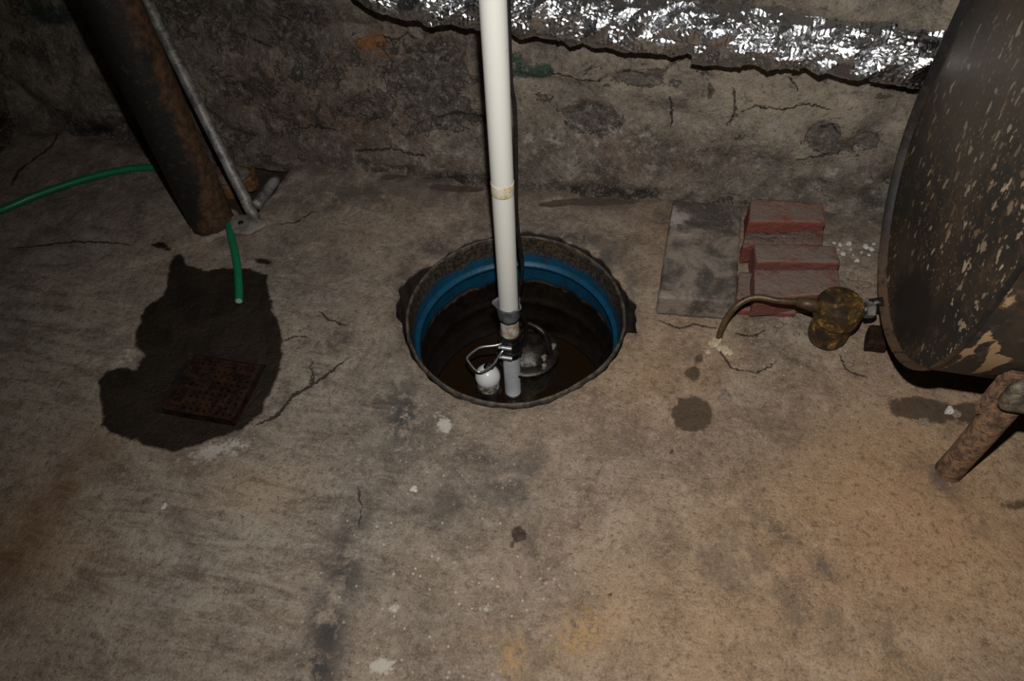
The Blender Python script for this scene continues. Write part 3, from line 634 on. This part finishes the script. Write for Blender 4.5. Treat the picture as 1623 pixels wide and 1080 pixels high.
def zat(v, u=806): return oy(u, v, PY)[2]
pipe = thing('discharge_pipe', (PX, PY, zat(619, 812)), 'tall white plastic discharge pipe rising out of the sump with taped joint', 'pipe')
PR = .0223
zc0, zc1 = zat(558), zat(526)
V, Fc = lathe([(PR - .003, zc1 - .02), (PR, zc1 - .02)] + [(PR, z) for z in np.linspace(zc1, 1.75, 12)] + [(PR - .003, 1.75)], (PX, PY, 0), 32, close=True)
upz = new_mesh('upper_pipe', V, Fc, M['pvc'], pipe, True, 50)
bz = Vector(pipe.location); upz.data.transform(Matrix.Translation(bz)); upz.location = -bz          # object space = world, so that the stain sits by height
V, Fc = lathe([(PR - .003, zat(619, 812)), (PR * .985, zat(619, 812)), (PR * .985, zc0 + .02), (PR - .003, zc0 + .02)], (PX, PY, 0), 32, close=True); lp = new_mesh('lower_pipe', V, Fc, M['pvc_low'], pipe, True, 50); lp['label'] = 'short grey white pipe below the rubber coupling'
V, Fc = lathe([(PR + .0003, zat(305, 797)), (PR + .0007, zat(304, 797)), (PR + .0007, zat(288, 797)), (PR + .0003, zat(287, 797))], (PX, PY, 0), 32, close=True); gb = new_mesh('glue_band', V, Fc, M['glue'], pipe); gb['label'] = 'yellowed band of old glue'
# tape with loose flaring upper edge
tz = [zat(503), zat(499), zat(490), zat(481), zat(474)]
V = []; Fc = []; n = 40
for i, z in enumerate(tz):
    for k in range(n):
        a = 2 * math.pi * k / n; fl_ = [.0016, .0020, .0022, .0025, .0040][i] + (.012 * math.exp(-((math.degrees(a) - 195) / 16) ** 2) + .009 * math.exp(-((math.degrees(a) - 335) / 15) ** 2)) * (i / 4) ** 2
        dz = (.010 * math.cos(a + math.pi / 2) * 0) + (-.016 * (1 if i == 4 else .6 if i == 3 else 0) * (.5 + .5 * math.cos(a + math.pi / 2)))
        r = PR + fl_ + .0006 * math.sin(7 * a + i); V.append((PX + r * math.cos(a), PY + r * math.sin(a), z + dz))
for i in range(len(tz) - 1):
    for k in range(n): Fc.append((i * n + k, i * n + (k + 1) % n, (i + 1) * n + (k + 1) % n, (i + 1) * n + k))
tp = new_mesh('tape_wrap', V, Fc, M['tape'], pipe); tp['label'] = 'dark grey tape wrapped round the pipe'
sm = tp.modifiers.new('thick', 'SOLIDIFY'); sm.thickness = .0008
V, Fc = lathe([(PR, zc0), (PR + .0045, zc0), (PR + .005, zc0 + .006), (PR + .0045, zat(548)), (PR + .0075, zat(545)), (PR + .0075, zat(541)), (PR + .0045, zat(539)), (PR + .005, zc1 - .006), (PR + .0045, zc1), (PR, zc1)], (PX, PY, 0), 36, close=True); cp = new_mesh('rubber_coupling', V, Fc, M['rubber'], pipe, True, 40)
for v in (536.5, 552):
    zc = zat(v, 807)
    V, Fc = lathe([(PR + .0045, zc - .006), (PR + .0062, zc - .006), (PR + .0062, zc + .006), (PR + .0045, zc + .006)], (PX, PY, 0), 40, close=True); hc = new_mesh('hose_clamp', V, Fc, M['clamp'], pipe, True, 40)
    V, Fc = join(tube([(PX - .014, PY - .031, zc), (PX + .010, PY - .031, zc)], .0058, 12), tube([(PX - .022, PY - .031, zc), (PX - .014, PY - .031, zc)], .0040, 6)); new_mesh('screw', V, Fc, M['steel'], hc, True, 40)

cpts = [(803, -160, 1.112), (804, -40, 1.112), (806, 20, 1.112), (808, 90, 1.112), (810, 133, 1.112), (815, 163, 1.114), (817, 200, 1.114), (818, 260, 1.113), (818.5, 333, 1.113), (823, 380, 1.115), (828, 415, 1.118), (827, 440, 1.116), (822, 465, 1.113), (824, 490, 1.113), (833, 510, 1.116), (834, 528, 1.122), (830, 548, 1.150)]
V, Fc = tube(spline([oy(*p) for p in cpts] + [(pcx, pcy, -.222)], 6), .0042, 10)
o = new_mesh('power_cord', V, Fc, M['rubber']); tag(o, 'thin black power cord running down beside the white discharge pipe', 'cord')

# ------------------------------------------------------------------ foil wrapped duct
duct = thing('foil_wrapped_duct', (0, 1.53, .40), 'horizontal duct wrapped in crumpled shiny aluminium foil along the stone wall', 'duct')
dz_ = lambda x: .4915 - .038 * (x + .6)
def foil_sheet(path, R, seed, n=84, jag=.012, fine=.0024):
    path = [np.array(path[i]) * (1 - t) + np.array(path[i + 1]) * t for i in range(len(path) - 1) for t in (0, .5)] + [np.array(path[-1])]
    r_ = random.Random(seed); P = [np.array(p, float) for p in path]
    T = [P[min(i + 1, len(P) - 1)] - P[max(i - 1, 0)] for i in range(len(P))]; T = [t / np.linalg.norm(t) for t in T]
    V = []; m = len(P)
    cu, cv = 6, 7                                                       # coarse creases
    Mg = [[r_.uniform(-1, 1) for _ in range(n // 2 + 2)] for _ in range(m // 2 + 2)]
    Cg = [[r_.uniform(-1, 1) for _ in range(n // cv + 2)] for _ in range(m // cu + 3)]
    u = np.array([0, 0, 1.0])
    for i in range(m):
        t = T[i]; u = u - t * (u @ t); u /= np.linalg.norm(u); w_ = np.cross(t, u)
        for k in range(n):
            ci, ck = i / cu, (k / cv) % (n / cv); a0, b0 = int(ci), int(ck); fa, fb = ci - a0, ck - b0
            if fa + fb < 1: cz = Cg[a0][b0] * (1 - fa - fb) + Cg[a0 + 1][b0] * fa + Cg[a0][b0 + 1] * fb
            else: cz = Cg[a0 + 1][b0 + 1] * (fa + fb - 1) + Cg[a0][b0 + 1] * (1 - fa) + Cg[a0 + 1][b0] * (1 - fb)
            rough_ = 1.0 if _hash(np.array([a0 // 2]), np.array([b0 // 2]), seed)[0] < .68 else .22
            rr_ = R + jag * .5 * cz + (fine * (r_.random() - .5) + .0042 * Mg[i // 2][k // 2] * .5) * rough_
            a = 2 * math.pi * (k + .5 * (i % 2)) / n
            V.append(P[i] + t * r_.uniform(-.0015, .0015) + rr_ * (math.cos(a) * u + math.sin(a) * w_))
    Fc = []
    for i in range(m - 1):
        for k in range(n):
            a, b, c_, d = i * n + k, i * n + (k + 1) % n, (i + 1) * n + (k + 1) % n, (i + 1) * n + k
            Fc += [(a, b, c_), (a, c_, d)] if r_.random() < .5 else [(a, b, d), (b, c_, d)]
    return V, Fc
def seg(a, b, n): return [(x, 1.532, dz_(x)) for x in np.linspace(a, b, n)]
elbow = [(-.60, 1.532, dz_(-.60))] + [(-.60 - .11 * math.sin(t), 1.532, dz_(-.6) + .11 * (1 - math.cos(t))) for t in np.linspace(.2, 1.5, 12)] + [(-.71, 1.53, dz_(-.6) + .11 + k * .05) for k in range(1, 22)]
sheets = [(elbow, .050, 1, .016), (seg(-.605, -.235, 38), .050, 2, .017), (seg(-.25, .055, 34), .052, 3, .021), (seg(.04, .26, 26), .057, 4, .024), (seg(.245, .42, 20), .054, 5, .026), (seg(.41, .80, 38), .052, 6, .015)]
for pth, R_, sd, jg in sheets:
    V, Fc = foil_sheet(pth, R_, sd, jag=jg); s_ = new_mesh('foil_sheet', V, Fc, M['foil'], duct, False)
V, Fc = tube([(-.60, 1.532, dz_(-.6)), (1.9, 1.532, dz_(1.9))], .036, 20); new_mesh('inner_pipe', V, Fc, M['rust'], duct)

# ------------------------------------------------------------------ post and leaning pipe
pb_ = (-1.106, 1.238)
post = thing('support_post', (pb_[0], pb_[1], -.005), 'thick round steel support post with rusted foot and black paint', 'post')
V, Fc = tube([(pb_[0], pb_[1], z) for z in np.linspace(-.01, 2.0, 60)], lambda t: .0565 - .003 * math.exp(-t * 50), 28, wob=.02, seed=4); new_mesh('column', V, Fc, M['post'], post)
V, Fc = lathe([(.054, -.012), (.072, -.012), (.066, .004), (.060, .010), (.054, .011)], (pb_[0], pb_[1], 0), 30, close=True, warp=lambda a, h: 1 + .10 * math.sin(3 * a + .5) + .05 * math.sin(8 * a)); new_mesh('mortar_collar', V, Fc, M['pebble'], post)
rb = np.array([-.996, 1.262, .012]); rt_ = rb + np.array([-.252, .247, .44]) * 1.33
rod = thing('leaning_pipe', (rb[0], rb[1], 0), 'thin grey galvanized pipe with a lobed foot leaning against the wall', 'pipe')
V, Fc = tube([rb + (rt_ - rb) * t for t in np.linspace(0, 1, 40)], .0145, 18, wob=.05, seed=2); new_mesh('shaft', V, Fc, M['galv'], rod)
fc = oz(391, 361); V, Fc = lathe([(.0, .002), (.046, .002), (.050, .006), (.049, .012), (.044, .015), (.020, .016), (.0, .017)], (fc[0], fc[1], .002), 48, warp=lambda a, h: 1 + .10 * math.cos(3 * a - 1.2) + .05 * math.sin(5 * a)); V = np.array(V)
V[:, 1] = fc[1] + (V[:, 1] - fc[1]) * .72; new_mesh('foot_flange', V, Fc, M['galv_foot'], rod)
V, Fc = lathe([(.0, .0), (.0075, .0), (.0075, .0008), (0, .001)], (fc[0] - .008, fc[1] - .004, .0188), 14); new_mesh('bolt_hole', V, Fc, M['rubber'], rod)

# rusty fittings in the hole in the floor
q = oz(372, 282, -.03); fit = thing('rusty_cleanout', (q[0], q[1], -.06), 'rusty round pipe cleanout in the broken floor behind the post', 'pipe fitting')
V, Fc = lathe([(.048, -.06), (.062, -.06), (.062, -.018), (.056, -.012), (.048, -.014), (.046, -.03), (.048, -.06)][:-1], (q[0], q[1], 0), 30, close=True); new_mesh('collar', V, Fc, M['rust'], fit, True, 40)
V, Fc = lathe([(.0, -.04), (.046, -.04), (.046, -.03), (.03, -.024), (.0, -.022)], (q[0], q[1], 0), 24); new_mesh('cap', V, Fc, M['galv_foot'], fit, True, 40)
V, Fc = join(lathe([(.0, -.02), (.016, -.02), (.016, -.004), (.0, -.004)], (q[0] + .075, q[1] - .045, 0), 8)); new_mesh('plug', V, Fc, M['rust'], fit, True, 40)
a_, b_ = oz(405, 328, -.004), oz(438, 284, -.004)
V, Fc = tube([a_ + (b_ - a_) * t for t in np.linspace(0, 1, 8)], .0145, 14, wob=.08); o = new_mesh('pipe_stub', V, Fc, M['galv']); tag(o, 'short grey pipe stub lying at the edge of the broken floor hole', 'pipe')

# hose
hp = [(-2.02, .40), (-1.98, .80), (-1.84, 1.03)] + [tuple(oz(*p)[:2]) for p in [(0, 340), (60, 315), (130, 291), (190, 276), (240, 271)]] + [(-1.25, 1.41), (-1.16, 1.375)] + [tuple(oz(*p)[:2]) for p in [(346, 322), (360, 348), (371, 390), (378, 425), (381, 460), (381, 482)]]
hz = [.011] * len(hp); hz[8] = .013; hz[9] = -.005; hz[10] = -.004; hz[11] = .009
gh = thing('garden_hose', (hp[-1][0], hp[-1][1], 0), 'thin green garden hose draining onto the wet floor beside the post', 'hose')
V, Fc = tube(spline([(a, b, z) for (a, b), z in zip(hp, hz)], 8), .0098, 14, hollow=.72); new_mesh('hose_tube', V, Fc, M['hose'], gh, True, 60)
e = np.array([hp[-1][0], hp[-1][1], .011]); t_ = e - np.array([hp[-2][0], hp[-2][1], .011]); t_ /= np.linalg.norm(t_)
V, Fc = tube([e - t_ * .012, e + t_ * .0015], .0072, 14); new_mesh('inner_liner', V, Fc, M['hose_in'], gh, True, 40)

# ------------------------------------------------------------------ drain grate
gr = thing('floor_drain', ((GR[0] + GR[1]) / 2, (GR[2] + GR[3]) / 2, -.045), 'square rusty perforated drain grate in the wet patch', 'drain')
nx_, ny_ = 10, 9; V = []; Fc = []; zt, zb = -.010, -.014
cw, ch = (GR[1] - GR[0] - .012) / nx_, (GR[3] - GR[2] - .012) / ny_
for i in range(nx_):
    for j in range(ny_):
        cx_, cy_ = GR[0] + .006 + cw * (i + .5), GR[2] + .006 + ch * (j + .5); k0 = len(V); rr_ = .0024 + .0014 * rnd.random()
        ring = [(cw / 2 * sx, ch / 2 * sy) for sx, sy in ((1, 0), (1, 1), (0, 1), (-1, 1), (-1, 0), (-1, -1), (0, -1), (1, -1))]
        V += [(cx_ + a, cy_ + b, zt) for a, b in ring]
        V += [(cx_ + rr_ * math.cos(k * math.pi / 4), cy_ + rr_ * math.sin(k * math.pi / 4), zt) for k in range(8)]
        V += [(cx_ + rr_ * math.cos(k * math.pi / 4), cy_ + rr_ * math.sin(k * math.pi / 4), zb) for k in range(8)]
        for k in range(8):
            k1 = (k + 1) % 8; Fc += [(k0 + k, k0 + k1, k0 + 8 + k1, k0 + 8 + k), (k0 + 8 + k, k0 + 8 + k1, k0 + 16 + k1, k0 + 16 + k)]
pl_ = new_mesh('perforated_plate', V, Fc, M['rust_dark'], gr, False)
fr_ = []
for (xa, ya, xb, yb) in ((GR[0], GR[2], GR[1], GR[2] + .006), (GR[0], GR[3] - .006, GR[1], GR[3]), (GR[0], GR[2] + .006, GR[0] + .006, GR[3] - .006), (GR[1] - .006, GR[2] + .006, GR[1], GR[3] - .006)):
    fr_.append(([(x, y, z) for z in (-.045, -.007) for x, y in ((xa, ya), (xb, ya), (xb, yb), (xa, yb))], [(0, 1, 2, 3), (4, 5, 6, 7), (0, 1, 5, 4), (1, 2, 6, 5), (2, 3, 7, 6), (3, 0, 4, 7)]))
new_mesh('frame', *join(*fr_), M['rust_dark'], gr, False)

# ------------------------------------------------------------------ paver and loose bricks
c4 = [oz(1043, 471, .06), oz(1166.5, 481, .06), oz(1176.6, 327, .06), oz(1067, 317, .06)]
pc = sum(c4) / 4
V, Fc = rough_block(c4, 0, .062, .007, .0022, 5, 12); V = np.array(V) - [pc[0], pc[1], 0]
o = new_mesh('concrete_paver', V, Fc, M['paver']); o.location = (pc[0], pc[1], 0); tag(o, 'dark stained rectangular concrete paver lying beside the loose bricks', 'paver')
def brick(poly, z0, z1, label, seed, tilt=None, pitted=False):
    c = sum(np.array(p[:2]) for p in poly) / 4
    V, Fc = rough_block(poly, z0, z1, .005, .0028, seed, 9, tilt); V = np.array(V); zb_ = V[:, 2].min(); V -= [c[0], c[1], zb_]
    if pitted:                                                            # frogged, pock-marked upper face
        top = V[:, 2] > z1 - zb_ - .008
        V[:, 2] -= np.where(top, .010 * np.clip(fbm(V[:, 0], V[:, 1] * 2, 60, 2, 5) * 3, 0, 1), 0)
    o = new_mesh('brick', V, Fc, M['brick_pitted'] if pitted else M['brick']); o.location = (c[0], c[1], zb_); return tag(o, label, 'brick', 'loose bricks by the wall')
def ztop(pts, z): return [oz(u, v, z) for u, v in pts]
brick(ztop([(1196,474),(1335,464),(1328,427),(1195,426)], .068), .006, .068, 'pale dusty brick touching the copper fuel line', 31)
brick(ztop([(1200,415),(1334,416),(1324,389),(1195,386)], .080), .008, .080, 'brick with bright red front edge behind the pale dusty brick', 47)
brick(ztop([(1178,388),(1303,386),(1306,364),(1183,365)], .066), .004, .066, 'pitted brick between the red edged brick and the brick against the wall', 3, None, True)
brick(ztop([(1187,351),(1309,352),(1305,322),(1190,314)], .084), .008, .084, 'smooth brown brick pushed against the stone wall', 24)
brick(ztop([(1166,474),(1196,476),(1200,430),(1172,430)], .030), .0, .030, 'broken brick end between the paver and the pale dusty brick', 15)
brick(ztop([(1170,492),(1262,497),(1262,480),(1170,474)], .016), -.004, .016, 'low pinkish brick half sunk in the floor under the fuel line', 61)

# ------------------------------------------------------------------ oil tank
TX, TY, TZ, TR, TL, TU = .493, 1.144, .433, .321, 1.50, .48
def obround(r, n=40):
    pts = [(TY + r * math.cos(t), TZ - r * math.sin(t)) for t in np.linspace(0, math.pi, n)]
    pts += [(TY - r, TZ + k * TU / 8) for k in range(1, 8)]
    pts += [(TY - r * math.cos(t), TZ + TU + r * math.sin(t)) for t in np.linspace(0, math.pi, n)]
    pts += [(TY + r, TZ + TU - k * TU / 8) for k in range(1, 8)]
    return pts
def skin(rings, cap0=False, cap1=False):
    V = []; Fc = []; n = len(rings[0][1])
    for x, pts in rings: V += [(x, a, b) for a, b in pts]
    for i in range(len(rings) - 1):
        for k in range(n): Fc.append((i * n + k, i * n + (k + 1) % n, (i + 1) * n + (k + 1) % n, (i + 1) * n + k))
    if cap0: Fc.append(tuple(range(n)))
    if cap1: Fc.append(tuple(range((len(rings) - 1) * n, len(rings) * n)))
    return V, Fc
tank = thing('oil_tank', (TX + TL / 2, TY, 0), 'large dark paint flecked oil tank on short pipe legs beside the wall', 'tank')
V, Fc = skin([(TX + .004 + k * (TL - .02) / 150, obround(TR - .004, 70)) for k in range(151)])
sh = new_mesh('shell', V, Fc, M['shell'], tank, True)
PE = [(740,490),(760,540),(830,640),(820,700),(920,735),(800,780),(600,825),(740,750),(770,640),(748,590)]
PEL = [(480,690),(560,665),(640,670),(700,710),(600,706),(500,700)]; PE2 = [(800,365),(900,330),(976,320),(976,345),(880,365)]
def on_shell(a, b):
    r = ray(1370 + a / 3.857, 380 + b / 3.857); A = r[1] ** 2 + r[2] ** 2; B = 2 * (-TY * r[1] + (H - TZ) * r[2]); C = TY ** 2 + (H - TZ) ** 2 - (TR - .004) ** 2
    D = B * B - 4 * A * C; t = (-B - math.sqrt(max(D, 0))) / 2 / A; p = O + r * t; return (p[0], math.atan2(-(p[2] - TZ), p[1] - TY) * TR)
V_ = np.array(V); arc = np.arctan2(-(V_[:, 2] - TZ), V_[:, 1] - TY) * TR
pe = np.maximum.reduce([sdf_poly(V_[:, 0], arc, [on_shell(a, b) for a, b in pl]) for pl in (PE, PEL, PE2)]); attr(sh, 'peel', np.clip(pe, -.05, .05))
# domed flat end, as nested rings
def capring(s):
    r = (TR - .008); k = 1 - s
    return [(TY + (a - TY) * k, (TZ + TU / 2) + (b - TZ - TU / 2) * k) for a, b in obround(r, 44)]
V, Fc = skin([(TX + .015 - .006 * math.sin(min(1, s * 2.5) * math.pi / 2), capring(s)) for s in list(np.linspace(0, .97, 40))], cap1=True)
cp_ = new_mesh('end_cap', V, Fc, M['cap'], tank, True); V_ = np.array(V)
def capblob(u, v, ru, rv):
    r = ray(u, v); p = O + r * (TX / r[0]); r2 = ray(u + ru, v); p2 = O + r2 * (TX / r2[0]); r3 = ray(u, v - rv); p3 = O + r3 * (TX / r3[0])
    a, b = p2[1:] - p[1:], p3[1:] - p[1:]; det = a[0] * b[1] - a[1] * b[0]; dx, dy = V_[:, 1] - p[1], V_[:, 2] - p[2]
    return np.exp(-(((dx * b[1] - dy * b[0]) / det) ** 2 + ((a[0] * dy - a[1] * dx) / det) ** 2))
attr(cp_, 'fleck', np.clip(capblob(1560, 400, 110, 150) + .8 * capblob(1590, 250, 90, 160) + .6 * capblob(1480, 260, 60, 120), 0, 1)); attr(cp_, 'cap_dark', np.clip(capblob(1445, 480, 26, 60) + .8 * capblob(1418, 500, 20, 50), 0, 1)); attr(cp_, 'dust', np.clip(capblob(1560, 90, 110, 150) + .7 * capblob(1500, 200, 60, 120), 0, 1))
V, Fc = skin([(TX + .008, obround(TR - .006)), (TX + .007, obround(TR + .001)), (TX + .001, obround(TR + .001)), (TX - .001, obround(TR - .002)), (TX + .001, obround(TR - .005)), (TX + .012, obround(TR - .008)), (TX + .018, obround(TR - .011))])
new_mesh('end_rim', V, Fc, M['trim'], tank, True, 50)
for (lx, ly) in ((.632, .848), (.60, 1.40), (1.80, .848), (1.80, 1.40)):
    V, Fc = lathe([(.0, -.004), (.0235, -.004), (.0245, .0), (.0240, .06), (.0245, .15), (.0240, .232), (.0, .232)], (lx, ly, 0), 22, warp=lambda a, h: 1 + .02 * math.sin(5 * a + h * 60)); lg = new_mesh('leg', V, Fc, M['rust_leg'], tank, True, 40)
    sgn = -1 if ly < TY else 1
    # gusset welded between the leg and the shell, and a painted bar across the leg top
    zt_ = lambda y: TZ - math.sqrt(max(TR ** 2 - (y - TY) ** 2, 1e-4)) + .006
    ya, yb = ly - sgn * .014, ly + sgn * .004
    prof_ = [(ya, .20), (ya, zt_(ya)), (yb, zt_(yb)), (yb, .20)]
    V = [(x, a, b) for x in (lx - .036, lx - .008) for a, b in prof_]; n = len(prof_)
    Fc = [tuple(range(n)), tuple(range(n, 2 * n))] + [(k, (k + 1) % n, n + (k + 1) % n, n + k) for k in range(n)]
    new_mesh('gusset', V, Fc, M['rust_leg'], lg, False)
    xa, xb = lx - .030, lx + .21; y1_, y2_ = sorted((ly + sgn * .004, ly + sgn * .034))
    V, Fc = rough_block([(xa, y1_), (xb, y1_), (xb, y2_), (xa, y2_)], .246, .314, .014, .0030, int(lx * 100), 8); new_mesh('cross_bar', V, Fc, M['bracket'], lg)

# ------------------------------------------------------------------ filter and fuel line
FZ = .115
fcen = oz(1325, 500, FZ - .03); FX_, FY_ = fcen[0], fcen[1]
ff = thing('oil_filter', (FX_, FY_, 0), 'tarnished mustard coloured oil filter canister at the tank outlet', 'filter')
V, Fc = lathe([(.0, .004), (.026, .004), (.037, .012), (.041, .025), (.041, .078), (.039, .082)], (FX_, FY_, 0), 32); new_mesh('bowl', V, Fc, M['filter'], ff, True, 40)
V, Fc = lathe([(.039, .081), (.0475, .083), (.0485, .089), (.0475, .118), (.043, .128), (.030, .132), (.0, .133)], (FX_, FY_, 0), 32); hd = new_mesh('head', V, Fc, M['filter'], ff, True, 40)
V, Fc = lathe([(.0, .132), (.010, .132), (.010, .141), (.0, .142)], (FX_ + .006, FY_, 0), 6); new_mesh('top_bolt', V, Fc, M['filter'], hd, False)
V, Fc = tube([(FX_ + .035, FY_ + .004, .105), (FX_ + .07, FY_ + .012, .105), (TX - .012, FY_ + .022, .112), (TX + .006, FY_ + .024, .116)], .0125, 14); new_mesh('outlet_nipple', V, Fc, M['cast'], ff)
V, Fc = tube([(FX_ + .052, FY_ + .008, .105), (FX_ + .068, FY_ + .0115, .105)], .018, 6); new_mesh('hex_nut', V, Fc, M['galv'], ff, False)
V, Fc = tube([(FX_ - .040, FY_ + .0, .105), (FX_ - .085, FY_ + .004, .107)], lambda t: .016 - .006 * t, 12); new_mesh('inlet_fitting', V, Fc, M['copper'], ff)
e0 = np.array([FX_ - .08, FY_ + .004, .107])
zl = lambda a, b: (1000 + a / 3.483, 290 + b / 3.483)
lin_ = [e0, oz(*zl(810, 650), .108), oz(*zl(720, 632), .106), oz(*zl(650, 640), .100), oz(*zl(590, 675), .088), oz(*zl(540, 730), .062), oz(*zl(505, 795), .034), oz(*zl(485, 860), .006), oz(*zl(482, 890), -.012)]
V, Fc = tube(spline(lin_, 6), .0068, 12); o = new_mesh('fuel_line', V, Fc, M['copper']); tag(o, 'bent copper fuel line running from the oil filter into the floor', 'fuel line')
# thing at the far corner of the tank
V, Fc = rough_block([oz(1368, 558, 0), oz(1402, 562, 0), oz(1404, 530, 0), oz(1370, 530, 0)], 0, .035, .006, .002, 77, 4); o = new_mesh('rusty_block', V, Fc, M['rust_dark']); tag(o, 'small dark rusty block on the floor under the tank corner', 'block')

# ------------------------------------------------------------------ crumbs, pebbles, dirt
def lump(name, u, v, r, mat, label, cat, group=None, flat=.6, seed=0):
    rr_ = random.Random(seed); p = oz(u, v, r * flat * .4)
    bm = bmesh.new(); bmesh.ops.create_icosphere(bm, subdivisions=2, radius=1)
    k = [rr_.uniform(.75, 1.3) for _ in range(3)]; ph = rr_.random() * 9
    for q in bm.verts:
        c = q.co; s_ = 1 + .28 * math.sin(3.1 * c.x + ph) * math.cos(2.7 * c.y - ph) + .15 * math.sin(6 * c.z + 5 * c.x + ph)
        q.co = Vector((c.x * k[0] * r * s_, c.y * k[1] * r * s_, max(c.z, -.5) * r * flat * s_))
    me = bpy.data.meshes.new(name); bm.to_mesh(me); bm.free(); me.materials.append(mat)
    o = bpy.data.objects.new(name, me); col.objects.link(o); o.location = (p[0], p[1], r * flat * .42 + .001); return tag(o, label, cat, group)
for i, (u, v, r) in enumerate([(1322,386,.006),(1331,389,.008),(1345,387,.009),(1336,403,.010),(1358,414,.010),(1372,392,.011),(1381,396,.009),(1384,388,.008),(1365,401,.005),(1348,396,.005),(1377,405,.006),(1352,405,.004),(1328,396,.004)]):
    lump('plaster_crumb', u, v, r * .62, M['crumb'], 'white plaster crumb on the floor between the bricks and the tank', 'crumb', 'white crumbs beside the bricks', .7, i)
for i, (u, v, r) in enumerate([(1131,546,.010),(1137,540,.012),(1140,553,.009),(1150,556,.011),(1156,559,.008),(1122,559,.006)]):
    lump('putty_crumb', u, v, r, M['tan_crumb'], 'yellowish putty crumb where the copper fuel line enters the floor', 'crumb', 'putty crumbs at the fuel line', .6, 30 + i)
lump('pebble', 1504, 652, .0095, M['crumb'], 'white pebble in the damp spot below the tank', 'pebble', None, .8, 51)
lump('pebble', 1465, 670, .012, M['pebble'], 'flat grey stone chip on the damp spot below the tank', 'pebble', None, .35, 52)
lump('pebble', 1516, 657, .008, M['pebble'], 'tiny brown chip beside the white pebble', 'pebble', None, .6, 53)
lump('pebble', 1149, 629, .012, M['pebble'], 'round flat pebble between the dark floor spot and the fuel line', 'pebble', None, .4, 54)
lump('plaster_crumb', 260, 803, .006, M['crumb'], 'single white plaster fleck on the floor below the wet patch', 'crumb', None, .5, 55)
lump('plaster_crumb', 656, 776, .006, M['crumb'], 'white fleck on the concrete between the sump and the dirt clot', 'crumb', None, .5, 56)
for i, (u, v, r) in enumerate([(1190,512,.012),(1235,515,.014),(1262,530,.012),(1215,545,.013),(1245,580,.011),(1300,585,.010),(1345,578,.012),(1372,610,.009),(1230,560,.009),(1285,600,.008),(1392,585,.010),(1360,470,.016),(1352,440,.016),(1372,452,.014),(1345,495,.012),(1376,478,.012),(1180,590,.006),(1255,625,.007)]):
    lump('concrete_chip', u, v, r * .7, M['pebble'], 'brownish grey concrete chip on the broken floor around the oil filter', 'chip', 'concrete chips around the filter', .5, 80 + i)
lump('dirt_clot', 822, 848, .013, M['clot'], 'small flattened brown dirt clot on the bare floor', 'dirt', None, .15, 71)
